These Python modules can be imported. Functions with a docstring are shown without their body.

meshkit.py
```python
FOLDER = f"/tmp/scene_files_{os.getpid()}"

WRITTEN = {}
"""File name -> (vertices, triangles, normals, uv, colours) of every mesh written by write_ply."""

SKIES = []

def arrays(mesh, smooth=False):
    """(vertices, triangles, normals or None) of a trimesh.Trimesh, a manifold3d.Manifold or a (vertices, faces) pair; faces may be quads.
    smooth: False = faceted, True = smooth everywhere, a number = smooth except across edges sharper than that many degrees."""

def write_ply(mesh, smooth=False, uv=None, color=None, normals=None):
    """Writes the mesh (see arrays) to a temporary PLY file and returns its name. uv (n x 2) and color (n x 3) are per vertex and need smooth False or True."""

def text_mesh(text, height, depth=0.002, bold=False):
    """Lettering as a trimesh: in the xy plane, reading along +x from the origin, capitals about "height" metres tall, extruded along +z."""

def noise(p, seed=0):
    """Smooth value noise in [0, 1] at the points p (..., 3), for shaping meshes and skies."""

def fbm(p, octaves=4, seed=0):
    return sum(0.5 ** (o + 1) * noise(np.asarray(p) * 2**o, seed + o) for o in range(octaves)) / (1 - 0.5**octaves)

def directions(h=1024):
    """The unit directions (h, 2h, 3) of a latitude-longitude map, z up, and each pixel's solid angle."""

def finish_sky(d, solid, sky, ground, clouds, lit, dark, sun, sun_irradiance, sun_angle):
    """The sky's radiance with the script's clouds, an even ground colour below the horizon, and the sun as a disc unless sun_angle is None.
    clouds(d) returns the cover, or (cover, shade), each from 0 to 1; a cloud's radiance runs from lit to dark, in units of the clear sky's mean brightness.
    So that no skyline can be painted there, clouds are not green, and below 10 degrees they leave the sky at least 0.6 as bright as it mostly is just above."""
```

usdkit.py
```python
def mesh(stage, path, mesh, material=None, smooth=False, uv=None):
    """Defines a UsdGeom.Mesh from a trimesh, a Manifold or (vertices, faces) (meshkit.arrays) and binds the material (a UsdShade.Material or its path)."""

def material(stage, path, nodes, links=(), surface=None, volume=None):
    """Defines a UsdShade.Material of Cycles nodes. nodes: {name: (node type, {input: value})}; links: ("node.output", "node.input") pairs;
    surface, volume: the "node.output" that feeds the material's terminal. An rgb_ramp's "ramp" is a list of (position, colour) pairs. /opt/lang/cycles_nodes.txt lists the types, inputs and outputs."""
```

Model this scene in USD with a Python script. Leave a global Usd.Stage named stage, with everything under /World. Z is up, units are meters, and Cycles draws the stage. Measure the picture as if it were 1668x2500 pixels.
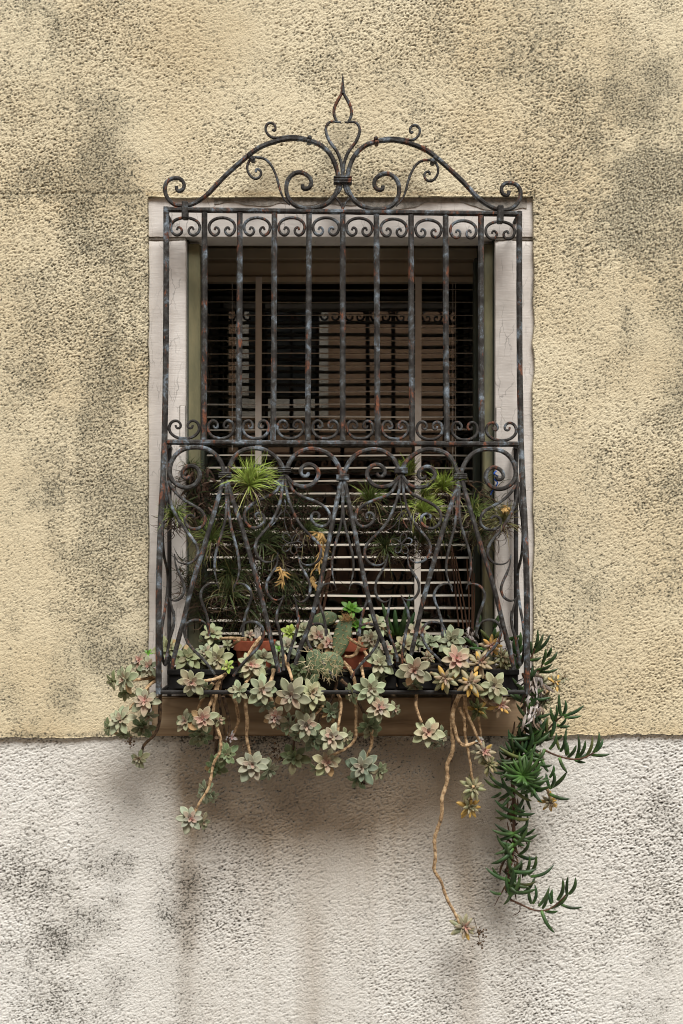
import math, random, re
import numpy as np, trimesh, usdkit, meshkit
from scipy.interpolate import CubicSpline
from scipy.ndimage import gaussian_filter, map_coordinates
from pxr import Usd, UsdGeom, UsdLux, UsdShade, Gf, Sdf, Vt

rng = np.random.default_rng(7)
random.seed(7)
stage = Usd.Stage.CreateInMemory()
UsdGeom.SetStageUpAxis(stage, UsdGeom.Tokens.z)
UsdGeom.SetStageMetersPerUnit(stage, 1.0)
UsdGeom.Xform.Define(stage, '/World')

# ------------------------------------------------------------------ camera, sky, sun, exposure
DIST, EYE, FPX, HOR = 3.2, 1.6, 2560.0, 1382.0      # metres to the wall, eye height, focal length and eye line in photo pixels
cam = UsdGeom.Camera.Define(stage, '/World/camera')
cam.CreateHorizontalApertureAttr(24.0)
cam.CreateVerticalApertureAttr(36.0)
cam.CreateFocalLengthAttr(24.0 * FPX / 1668.0)
cam.CreateVerticalApertureOffsetAttr(24.0 * (HOR - 1250.0) / 1668.0)
cam.CreateClippingRangeAttr(Gf.Vec2f(0.05, 500.0))
cam.CreateExposureAttr(1.5)
cam.AddTranslateOp().Set(Gf.Vec3d(0, -DIST, EYE))
cam.AddRotateXOp().Set(90.0)

SUN_EL, SUN_AZ = math.radians(57), math.atan2(0.30, -1.0)    # from in front of the wall and a little to the right
sd = np.array([math.sin(SUN_AZ) * math.cos(SUN_EL), math.cos(SUN_AZ) * math.cos(SUN_EL), math.sin(SUN_EL)])
sun = UsdLux.DistantLight.Define(stage, '/World/sun')
sun.CreateIntensityAttr(0.4)
sun.CreateAngleAttr(26.0)
sun.CreateNormalizeAttr(True)
sun.CreateColorAttr(Gf.Vec3f(1.0, 0.97, 0.93))
zc = sd; xc = np.cross([0, 0, 1], zc); xc /= np.linalg.norm(xc); yc = np.cross(zc, xc)
m4 = Gf.Matrix4d(*[float(v) for v in (*xc, 0, *yc, 0, *zc, 0, 0, 0, 0, 1)])
sun.AddTransformOp().Set(m4)

sky = UsdLux.DomeLight.Define(stage, '/World/sky')
sky.CreateIntensityAttr(1.0)
skym = usdkit.material(stage, '/World/Looks/overcast_sky', {
    's': ('sky_texture', {'sky_type': 'single_scattering', 'sun_disc': False, 'sun_elevation': float(SUN_EL), 'sun_rotation': float(SUN_AZ), 'aerosol_density': 2.0}),
    'tc': ('texture_coordinate', {}),
    'n': ('noise_texture', {'scale': 2.2, 'detail': 5.0, 'roughness': 0.55}),
    'r': ('rgb_ramp', {'ramp': [(0.0, (2.6, 2.7, 2.9)), (1.0, (4.6, 4.5, 4.3))]}),
    'k': ('map_range', {'range_type': 'smoothstep', 'from_min': 0.30, 'from_max': 0.50, 'to_min': 0.55, 'to_max': 1.0}),
    'm': ('mix', {'mix_type': 'mix'}),
    'b': ('background_shader', {'strength': 0.08}),
}, [('tc.generated', 'n.vector'), ('n.fac', 'r.fac'), ('n.fac', 'k.value'), ('k.result', 'm.fac'), ('s.color', 'm.color1'), ('r.color', 'm.color2'), ('m.color', 'b.color')], surface='b.background')
UsdShade.MaterialBindingAPI.Apply(sky.GetPrim()).Bind(skym)
for k, v in (('kind', 'structure'), ('label', 'pale overcast sky above the narrow alley'), ('category', 'sky')):
    sky.GetPrim().SetCustomDataByKey(k, v)

# ------------------------------------------------------------------ helpers
def P(px, py, y=0.0):
    """photo pixel -> point of the scene at depth y (wall face y = 0, the street is y < 0)"""
    d = (DIST + y) / FPX
    return np.array([(px - 834.0) * d, y, EYE - (py - HOR) * d])

def X0(px): return (px - 834.0) * DIST / FPX
def Z0(py): return EYE - (py - HOR) * DIST / FPX

taken = {}
def numbered(parent, name):
    n = taken.get((parent, name), 0); taken[(parent, name)] = n + 1
    return parent + '/' + (name if n == 0 else '%s_%03d' % (name, n))

def tag(prim, label=None, cat=None, group=None, kind=None):
    for k, v in (('label', label), ('category', cat), ('group', group), ('kind', kind)):
        if v: prim.SetCustomDataByKey(k, v)
    return prim

def thing(name, label, cat, loc=(0, 0, 0), group=None):
    x = UsdGeom.Xform.Define(stage, numbered('/World', name))
    x.AddTranslateOp().Set(Gf.Vec3d(*[float(v) for v in loc]))
    p = tag(x.GetPrim(), label, cat, group)
    return p

def origin(prim):
    t = np.zeros(3)
    while prim and prim.GetPath() != Sdf.Path('/World'):
        a = prim.GetAttribute('xformOp:translate')
        if a and a.Get() is not None: t += np.array(a.Get())
        prim = prim.GetParent()
    return t

def obj(name, mesh, mat, parent=None, smooth=35, cols=None, label=None, kind=None):
    """one Mesh prim; mesh vertices in world metres, stored relative to the parent"""
    v, f = (mesh.vertices, mesh.faces) if isinstance(mesh, trimesh.Trimesh) else mesh
    v = np.asarray(v, float)
    path = '/World'
    if parent is not None:
        v = v - origin(parent); path = str(parent.GetPath())
    pth = numbered(path, name)
    m = usdkit.mesh(stage, pth, (v, f), mat, smooth=(True if cols is not None else smooth))
    if cols is not None:
        UsdGeom.PrimvarsAPI(m).CreatePrimvar('tint', Sdf.ValueTypeNames.Color3fArray, 'vertex').Set(Vt.Vec3fArray.FromNumpy(np.asarray(cols, np.float32)))
    p = m.GetPrim()
    if label: p.SetCustomDataByKey('label', label)
    if kind: p.SetCustomDataByKey('kind', kind)
    return p

def join(ms):
    V, F, o = [], [], 0
    for m in ms:
        v, f = (m.vertices, m.faces) if isinstance(m, trimesh.Trimesh) else m
        V.append(np.asarray(v)); F.append(np.asarray(f) + o); o += len(v)
    return np.vstack(V), np.vstack(F)

def box(x0, x1, y0, y1, z0, z1, ch=0.0):
    """box, with its edges chamfered by ch"""
    if ch <= 0:
        b = trimesh.creation.box(extents=(x1 - x0, y1 - y0, z1 - z0)); b.apply_translation(((x0 + x1) / 2, (y0 + y1) / 2, (z0 + z1) / 2)); return b
    pts = []
    for sx, cx in ((1, x0), (-1, x1)):
        for sy, cy in ((1, y0), (-1, y1)):
            for sz, cz in ((1, z0), (-1, z1)):
                pts += [(cx, cy + sy * ch, cz + sz * ch), (cx + sx * ch, cy, cz + sz * ch), (cx + sx * ch, cy + sy * ch, cz)]
    return trimesh.convex.convex_hull(np.array(pts))

def spline(pts, step=0.006, n=None):
    pts = np.asarray(pts, float)
    if len(pts) == 2:
        n = n or max(2, int(np.linalg.norm(pts[1] - pts[0]) / step) + 1)
        return pts[0] + (pts[1] - pts[0]) * np.linspace(0, 1, n)[:, None]
    d = np.linalg.norm(np.diff(pts, axis=0), axis=1) ** 0.6
    t = np.r_[0, np.cumsum(d)]
    L = np.linalg.norm(np.diff(pts, axis=0), axis=1).sum()
    n = n or max(4, int(L / step))
    return CubicSpline(t, pts, bc_type='natural')(np.linspace(0, t[-1], n))

def sweep(path, rad, k=8, square=0.0, flat=1.0, ref=(0, -1, 0), cap=True):
    """tube along path; rad number or array; square 0 round .. 1 square section; flat scales the section along ref"""
    p = np.asarray(path, float); n = len(p)
    t = np.gradient(p, axis=0); t /= np.maximum(np.linalg.norm(t, axis=1, keepdims=True), 1e-9)
    ref = np.asarray(ref, float)
    b = ref - (t @ ref)[:, None] * t
    bl = np.linalg.norm(b, axis=1, keepdims=True)
    alt = np.array([1.0, 0.0, 0.0]) - t[:, :1] * t
    b = np.where(bl > 0.15, b / np.maximum(bl, 1e-9), alt / np.maximum(np.linalg.norm(alt, axis=1, keepdims=True), 1e-9))
    s = np.cross(t, b)
    a = np.arange(k) / k * 2 * math.pi + math.pi / k
    c, d = np.cos(a), np.sin(a)
    sq = 1 + square * (1 / np.maximum(np.abs(c), np.abs(d)) - 1) * 0.85
    c, d = c * sq, d * sq
    r = np.broadcast_to(np.asarray(rad, float), (n,))
    V = p[:, None] + r[:, None, None] * (c[None, :, None] * s[:, None] + flat * d[None, :, None] * b[:, None])
    V = V.reshape(-1, 3)
    i = np.arange(n - 1)[:, None] * k; j = np.arange(k)[None]; j2 = (j + 1) % k
    q = np.stack([i + j, i + j2, i + k + j2, i + k + j], -1).reshape(-1, 4)
    F = np.vstack([q[:, [0, 1, 2]], q[:, [0, 2, 3]]])
    if cap:
        o = len(V); V = np.vstack([V, p[:1], p[-1:]]); j = np.arange(k)
        F = np.vstack([F, np.stack([(j + 1) % k, j, np.full(k, o)], 1), np.stack([(n - 1) * k + j, (n - 1) * k + (j + 1) % k, np.full(k, o + 1)], 1)])
    return V, F

def wob(path, amp, scale, seed):
    p = np.asarray(path)
    return 1 + amp * (meshkit.fbm(p * scale, 2, seed) - 0.5) * 2

# ------------------------------------------------------------------ materials
LK = '/World/Looks/'
def attr_mat(name, rough=0.5, spec=0.4, nscale=60, namp=0.25, bump=0.0006, translucent=0.0, coat=0.0):
    """colour from the mesh's own tint, broken up by noise"""
    n = {'a': ('attribute', {'attribute': 'tint'}), 'g': ('geometry', {}),
         'n': ('noise_texture', {'scale': float(nscale), 'detail': 4.0, 'roughness': 0.6}),
         'mr': ('map_range', {'from_min': 0.25, 'from_max': 0.75, 'to_min': 1 - namp, 'to_max': 1 + namp}),
         'm': ('vector_math', {'math_type': 'scale'}),
         'b': ('bump', {'strength': 0.6, 'distance': float(bump)}),
         'p': ('principled_bsdf', {'roughness': float(rough), 'specular_ior_level': float(spec)})}
    l = [('g.position', 'n.vector'), ('n.fac', 'mr.value'), ('a.vector', 'm.vector1'), ('mr.result', 'm.scale'), ('m.vector', 'p.base_color'), ('n.fac', 'b.height'), ('b.normal', 'p.normal')]
    if translucent:
        n['t'] = ('translucent_bsdf', {}); n['mx'] = ('mix_closure', {'fac': float(translucent)})
        l += [('m.vector', 't.color'), ('p.BSDF', 'mx.closure1'), ('t.BSDF', 'mx.closure2')]
        return usdkit.material(stage, LK + name, n, l, surface='mx.closure')
    return usdkit.material(stage, LK + name, n, l, surface='p.BSDF')

def ramp_mat(name, ramp, scale=10, detail=6, rough=0.7, spec=0.3, bump=0.001, bscale=None, stretch=(1, 1, 1), distort=0.0, metallic=0.0):
    n = {'g': ('geometry', {}), 'mp': ('mapping', {'mapping_type': 'point', 'scale': stretch}),
         'n': ('noise_texture', {'scale': float(scale), 'detail': float(detail), 'roughness': 0.62, 'distortion': float(distort)}),
         'r': ('rgb_ramp', {'ramp': ramp}),
         'n2': ('noise_texture', {'scale': float(bscale or scale * 4), 'detail': 5.0, 'roughness': 0.6}),
         'b': ('bump', {'strength': 0.8, 'distance': float(bump)}),
         'p': ('principled_bsdf', {'roughness': float(rough), 'specular_ior_level': float(spec), 'metallic': float(metallic)})}
    l = [('g.position', 'mp.vector'), ('mp.vector', 'n.vector'), ('mp.vector', 'n2.vector'), ('n.fac', 'r.fac'), ('r.color', 'p.base_color'), ('n2.fac', 'b.height'), ('b.normal', 'p.normal')]
    return usdkit.material(stage, LK + name, n, l, surface='p.BSDF')

def stucco(name, light, mid, dark, stain, wash):
    """rough render: two base tones, mould specks (tint.r = density), a warm stain, under the planter also painted shade (tint.g), and pits painted darker (tint.b)"""
    n = {'g': ('geometry', {}), 'a': ('attribute', {'attribute': 'tint'}), 's': ('separate_xyz', {}),
         'nl': ('noise_texture', {'scale': 2.6, 'detail': 6.0, 'roughness': 0.65}),
         'rl': ('rgb_ramp', {'ramp': [(0.34, mid), (0.64, light)]}),
         'mg': ('mix', {}), 'stc': ('color', {'value': stain}),
         'nf': ('noise_texture', {'scale': 160.0, 'detail': 4.0, 'roughness': 0.62}),
         'nn': ('map_range', {'from_min': 0.28, 'from_max': 0.72, 'to_min': 0.0, 'to_max': 1.0}),
         'add': ('math', {'math_type': 'add'}),
         'mk': ('map_range', {'range_type': 'smoothstep', 'from_min': 0.92, 'from_max': 1.22, 'to_min': 0.0, 'to_max': 0.86}),
         'ms': ('mix', {}), 'dk': ('color', {'value': dark}),
         'wf': ('map_range', {'range_type': 'smoothstep', 'from_min': 0.14, 'from_max': 0.56, 'to_min': 0.0, 'to_max': 0.50}), 'mw': ('mix', {}), 'wc': ('color', {'value': wash}),
         'mb': ('mix', {}), 'pit': ('color', {'value': tuple(0.30 * c for c in mid)}),
         'pm': ('map_range', {'from_min': 0.0, 'from_max': 1.0, 'to_min': 0.0, 'to_max': 0.6}),
         'nb': ('noise_texture', {'scale': 240.0, 'detail': 3.0, 'roughness': 0.6}),
         'b': ('bump', {'strength': 1.0, 'distance': 0.003}),
         'p': ('principled_bsdf', {'roughness': 0.9, 'specular_ior_level': 0.2})}
    l = [('g.position', 'nl.vector'), ('g.position', 'nf.vector'), ('g.position', 'nb.vector'), ('a.vector', 's.vector'), ('nl.fac', 'rl.fac'),
         ('s.y', 'mg.fac'), ('rl.color', 'mg.color1'), ('stc.color', 'mg.color2'),
         ('s.z', 'pm.value'), ('pm.result', 'mb.fac'), ('mg.color', 'mb.color1'), ('pit.color', 'mb.color2'),
         ('nf.fac', 'nn.value'), ('nn.result', 'add.value1'), ('s.x', 'add.value2'), ('add.value', 'mk.value'), ('mk.result', 'ms.fac'), ('s.x', 'wf.value'), ('wf.result', 'mw.fac'), ('mb.color', 'mw.color1'), ('wc.color', 'mw.color2'), ('mw.color', 'ms.color1'), ('dk.color', 'ms.color2'),
         ('ms.color', 'p.base_color'), ('nb.fac', 'b.height'), ('b.normal', 'p.normal')]
    return usdkit.material(stage, LK + name, n, l, surface='p.BSDF')

M = {}
M['stucco_yellow'] = stucco('yellow_render', (0.745, 0.67, 0.48), (0.645, 0.565, 0.39), (0.065, 0.062, 0.045), (0.50, 0.34, 0.14), (0.30, 0.275, 0.195))
M['stucco_white'] = stucco('white_render', (0.775, 0.77, 0.73), (0.70, 0.685, 0.635), (0.06, 0.056, 0.045), (0.29, 0.22, 0.145), (0.34, 0.325, 0.29))

def iron_mat():
    n = {'g': ('geometry', {}),
         'mp': ('mapping', {'mapping_type': 'point', 'scale': (1.0, 1.0, 0.4)}),
         'n1': ('noise_texture', {'scale': 24.0, 'detail': 9.0, 'roughness': 0.74, 'distortion': 0.4}),
         'r1': ('rgb_ramp', {'ramp': [(0.40, (0.012, 0.010, 0.0085)), (0.48, (0.028, 0.025, 0.022)), (0.54, (0.055, 0.055, 0.052)), (0.60, (0.11, 0.135, 0.16)), (0.68, (0.25, 0.295, 0.34))]}),
         'n2': ('noise_texture', {'scale': 38.0, 'detail': 9.0, 'roughness': 0.72}),
         'k2': ('map_range', {'range_type': 'smoothstep', 'from_min': 0.55, 'from_max': 0.62, 'to_min': 0.0, 'to_max': 0.92}),
         'n3': ('noise_texture', {'scale': 90.0, 'detail': 4.0, 'roughness': 0.6}),
         'r3': ('rgb_ramp', {'ramp': [(0.35, (0.05, 0.022, 0.013)), (0.55, (0.16, 0.054, 0.025)), (0.75, (0.30, 0.105, 0.04))]}),
         'mx': ('mix', {}), 'b': ('bump', {'strength': 1.0, 'distance': 0.0022}),
         'p': ('principled_bsdf', {'roughness': 0.75, 'specular_ior_level': 0.35})}
    l = [('g.position', 'n1.vector'), ('g.position', 'mp.vector'), ('mp.vector', 'n2.vector'), ('g.position', 'n3.vector'), ('n1.fac', 'r1.fac'), ('n2.fac', 'k2.value'), ('n3.fac', 'r3.fac'),
         ('k2.result', 'mx.fac'), ('r1.color', 'mx.color1'), ('r3.color', 'mx.color2'), ('mx.color', 'p.base_color'), ('n3.fac', 'b.height'), ('b.normal', 'p.normal')]
    return usdkit.material(stage, LK + 'worn_painted_iron', n, l, surface='p.BSDF')
M['iron'] = iron_mat()
M['iron_dark'] = ramp_mat('dark_iron', [(0.3, (0.008, 0.007, 0.0065)), (0.6, (0.02, 0.018, 0.017)), (0.75, (0.06, 0.065, 0.07))], scale=25, rough=0.55, bump=0.0015)  # near-black iron for the bottom rail, back posts and floor bars
def stone_mat():
    n = {'g': ('geometry', {}),
         'nl': ('noise_texture', {'scale': 6.0, 'detail': 6.0, 'roughness': 0.65}),
         'rl': ('rgb_ramp', {'ramp': [(0.25, (0.50, 0.47, 0.43)), (0.5, (0.63, 0.595, 0.555)), (0.75, (0.71, 0.68, 0.64))]}),
         'mp': ('mapping', {'mapping_type': 'point', 'scale': (22.0, 22.0, 190.0)}),
         'nt': ('noise_texture', {'scale': 1.0, 'detail': 3.0, 'roughness': 0.5}),
         'mp2': ('mapping', {'mapping_type': 'point', 'scale': (1.0, 1.0, 0.28)}),
         'nw': ('noise_texture', {'scale': 24.0, 'detail': 3.0}),
         'wv': ('vector_math', {'math_type': 'multiply_add', 'vector2': (0.03, 0.0, 0.03)}),
         'vo': ('voronoi_texture', {'feature': 'distance_to_edge', 'scale': 26.0}),
         'ck': ('map_range', {'range_type': 'smoothstep', 'from_min': 0.0, 'from_max': 0.03, 'to_min': 0.6, 'to_max': 1.0}),
         'nm': ('noise_texture', {'scale': 9.0, 'detail': 2.0}),
         'cm': ('map_range', {'range_type': 'smoothstep', 'from_min': 0.42, 'from_max': 0.6, 'to_min': 0.0, 'to_max': 1.0}),
         'cf': ('mix_float', {'a': 1.0}),
         'sc': ('vector_math', {'math_type': 'scale'}),
         'b': ('bump', {'strength': 0.55, 'distance': 0.0016}),
         'p': ('principled_bsdf', {'roughness': 0.8, 'specular_ior_level': 0.25})}
    l = [('g.position', 'nl.vector'), ('nl.fac', 'rl.fac'), ('g.position', 'mp.vector'), ('mp.vector', 'nt.vector'),
         ('g.position', 'nw.vector'), ('g.position', 'mp2.vector'), ('nw.color', 'wv.vector1'), ('mp2.vector', 'wv.vector3'), ('wv.vector', 'vo.vector'), ('vo.distance', 'ck.value'),
         ('g.position', 'nm.vector'), ('nm.fac', 'cm.value'), ('cm.result', 'cf.fac'), ('ck.result', 'cf.b'),
         ('rl.color', 'sc.vector1'), ('cf.result', 'sc.scale'), ('sc.vector', 'p.base_color'), ('nt.fac', 'b.height'), ('b.normal', 'p.normal')]
    return usdkit.material(stage, LK + 'pale_limestone', n, l, surface='p.BSDF')
M['stone'] = stone_mat()
M['sill'] = ramp_mat('stained_stone_sill', [(0.3, (0.17, 0.11, 0.06)), (0.5, (0.34, 0.235, 0.14)), (0.7, (0.46, 0.34, 0.22))], scale=5, detail=8, stretch=(0.35, 1, 5.0), bump=0.001, bscale=30, distort=0.6)
M['mortar'] = ramp_mat('grey_mortar', [(0.3, (0.13, 0.12, 0.10)), (0.7, (0.36, 0.33, 0.29))], scale=60, bump=0.002)
M['green_paint'] = ramp_mat('faded_green_paint', [(0.3, (0.05, 0.06, 0.055)), (0.5, (0.155, 0.15, 0.085)), (0.68, (0.25, 0.225, 0.125))], scale=5, detail=7, stretch=(2, 2, 0.6), rough=0.6, bump=0.0006, bscale=80)
M['green_dark'] = ramp_mat('dark_green_paint', [(0.3, (0.025, 0.032, 0.025)), (0.6, (0.06, 0.07, 0.05)), (0.75, (0.09, 0.09, 0.055))], scale=8, stretch=(2, 2, 0.6), rough=0.55, bump=0.0005)
M['frame_tan'] = ramp_mat('tan_window_paint', [(0.3, (0.50, 0.42, 0.30)), (0.7, (0.62, 0.53, 0.40))], scale=6, rough=0.5, bump=0.0003)
M['slat'] = ramp_mat('cream_slat_enamel', [(0.3, (0.55, 0.49, 0.40)), (0.7, (0.70, 0.65, 0.56))], scale=8, stretch=(0.5, 1, 1), rough=0.35, spec=0.5, bump=0.0001)
M['tape'] = ramp_mat('cream_ladder_tape', [(0.3, (0.70, 0.63, 0.55)), (0.7, (0.78, 0.72, 0.65))], scale=20, rough=0.8, bump=0.0003)
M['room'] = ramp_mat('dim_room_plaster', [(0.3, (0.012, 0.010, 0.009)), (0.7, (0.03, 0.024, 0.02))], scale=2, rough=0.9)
M['glass'] = usdkit.material(stage, LK + 'window_glass', {
    'f': ('fresnel', {'IOR': 2.3}), 't': ('transparent_bsdf', {'color': (0.8, 0.82, 0.8)}), 'g': ('glossy_bsdf', {'color': (1, 1, 1), 'roughness': 0.0}), 'm': ('mix_closure', {})},
    [('f.fac', 'm.fac'), ('t.BSDF', 'm.closure1'), ('g.BSDF', 'm.closure2')], surface='m.closure')
M['succulent'] = attr_mat('succulent_leaf_skin', rough=0.55, spec=0.35, nscale=70, namp=0.16, bump=0.0008)
M['fleshy'] = attr_mat('fleshy_green_leaf_skin', rough=0.5, spec=0.4, nscale=70, namp=0.35, bump=0.0006)
M['blade'] = attr_mat('thin_green_blade', rough=0.45, spec=0.4, nscale=40, namp=0.2, bump=0.0002, translucent=0.25)
M['dry'] = attr_mat('dry_plant_fibre', rough=0.85, spec=0.15, nscale=120, namp=0.35, bump=0.0008)
M['bark'] = ramp_mat('tan_knobbly_bark', [(0.32, (0.07, 0.045, 0.026)), (0.43, (0.28, 0.18, 0.095)), (0.56, (0.52, 0.36, 0.20)), (0.72, (0.66, 0.52, 0.34))], scale=85, detail=5, rough=0.8, bump=0.003, bscale=140)
M['bark_dark'] = ramp_mat('dark_knobbly_bark', [(0.32, (0.02, 0.014, 0.01)), (0.5, (0.085, 0.052, 0.03)), (0.72, (0.2, 0.13, 0.07))], scale=85, detail=5, rough=0.85, bump=0.003, bscale=140)
M['terracotta'] = ramp_mat('terracotta', [(0.3, (0.17, 0.045, 0.022)), (0.6, (0.36, 0.10, 0.05)), (0.78, (0.46, 0.19, 0.11))], scale=16, rough=0.85, bump=0.0008)
M['soil'] = ramp_mat('dark_soil', [(0.3, (0.012, 0.009, 0.006)), (0.7, (0.055, 0.04, 0.028))], scale=60, rough=0.95, bump=0.004)
M['trough'] = ramp_mat('black_plastic_trough', [(0.3, (0.006, 0.006, 0.006)), (0.7, (0.018, 0.017, 0.016))], scale=14, rough=0.75, spec=0.15, bump=0.0004)
M['cactus'] = ramp_mat('cactus_skin', [(0.3, (0.055, 0.085, 0.045)), (0.55, (0.12, 0.165, 0.085)), (0.75, (0.20, 0.22, 0.12))], scale=22, rough=0.6, bump=0.0008)
M['spine'] = ramp_mat('pale_spine', [(0.3, (0.5, 0.4, 0.2)), (0.7, (0.75, 0.66, 0.45))], scale=30, rough=0.6)
M['spine_tan'] = ramp_mat('rusty_spine', [(0.3, (0.3, 0.17, 0.07)), (0.7, (0.5, 0.33, 0.15))], scale=30, rough=0.7)
M['cane'] = ramp_mat('brown_cane', [(0.3, (0.05, 0.026, 0.016)), (0.7, (0.16, 0.085, 0.05))], scale=30, rough=0.6, stretch=(1, 1, 0.3))
M['string'] = ramp_mat('blue_string', [(0.3, (0.01, 0.05, 0.30)), (0.7, (0.02, 0.13, 0.55))], scale=80, rough=0.6)
M['paving'] = ramp_mat('alley_paving', [(0.3, (0.16, 0.15, 0.14)), (0.7, (0.27, 0.26, 0.24))], scale=4, rough=0.8, bump=0.004)
M['opp_wall'] = ramp_mat('brown_render', [(0.3, (0.40, 0.255, 0.165)), (0.7, (0.52, 0.35, 0.24))], scale=3, rough=0.9, bump=0.003, bscale=90)
M['opp_trim'] = ramp_mat('white_trim', [(0.3, (0.62, 0.58, 0.5)), (0.7, (0.75, 0.71, 0.64))], scale=8, rough=0.8)
M['opp_dark'] = ramp_mat('dark_shutter_paint', [(0.3, (0.015, 0.018, 0.018)), (0.7, (0.04, 0.045, 0.045))], scale=8, rough=0.6)

# ------------------------------------------------------------------ setting: ground, house, house opposite
def sheet(x0, x1, y0, y1, z):
    return np.array([(x0, y0, z), (x1, y0, z), (x1, y1, z), (x0, y1, z)], float), np.array([(0, 1, 2), (0, 2, 3)])
g = obj('ground', sheet(-60, 60, -60, 60, 0.0), M['paving']); tag(g, 'grey stone paving of the narrow alley', 'ground', kind='structure')

STEP = 0.0026
def axis(lo, fa, fb, hi, marks):
    out = [np.linspace(fa, fb, int((fb - fa) / STEP) + 1)]
    def grow(a, b, sgn):
        r, s, x = [], 0.012, a
        while (b - x) * sgn > 0:
            x += sgn * s; s *= 1.35; r.append(x)
        if r: r[-1] = b
        return r
    ax = np.unique(np.r_[grow(fa, lo, -1), out[0], grow(fb, hi, 1)])
    for m_ in marks:
        ax[np.argmin(np.abs(ax - m_))] = m_
    return ax

HX0, HX1, HTOP, HBOT = X0(362), X0(1304), Z0(480), Z0(1797)

def relief(x, z, seed, amp, ax, az):
    """thrown render: pressed grains with sharp pits between them, on a gently uneven coat"""
    r_ = np.random.default_rng(seed)
    def dog(sx, sz, k=1.9):
        w = r_.standard_normal(x.shape)
        g = gaussian_filter(w, (sz, sx)) - gaussian_filter(w, (sz * k, sx * k))
        return g / g.std()
    q = np.stack([x, z, np.zeros_like(x)], -1)
    sel = np.clip((meshkit.fbm(q * 5, 3, seed + 2) - 0.35) / 0.3, 0, 1)          # finer and coarser areas
    g = (0.85 + 0.4 * sel) * dog(0.72 * ax, 0.66 * az) + 0.50 * dog(1.5 * ax, 1.15 * az) + 0.30 * dog(3.4 * ax, 2.4 * az)
    g = g / g.std()
    g = np.where(g < 0, g * 1.1, np.tanh(g * 0.8) / 0.8)                          # flat tops, deep pits
    lo = meshkit.fbm(q * 1.7, 3, seed + 20)
    am = 0.62 + 0.75 * np.clip((meshkit.fbm(q * 3.1, 3, seed + 31) - 0.32) / 0.36, 0, 1)          # worn smoother in places
    return amp * am * g + 0.012 * (lo - 0.5), 0.5 + 0.18 * g * am

def blobs(px, py, lst):
    o = np.zeros_like(px)
    for (cx, cy, sx, sy, a) in lst:
        o += a * np.exp(-0.5 * (((px - cx) / sx) ** 2 + ((py - cy) / sy) ** 2))
    return o

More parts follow.
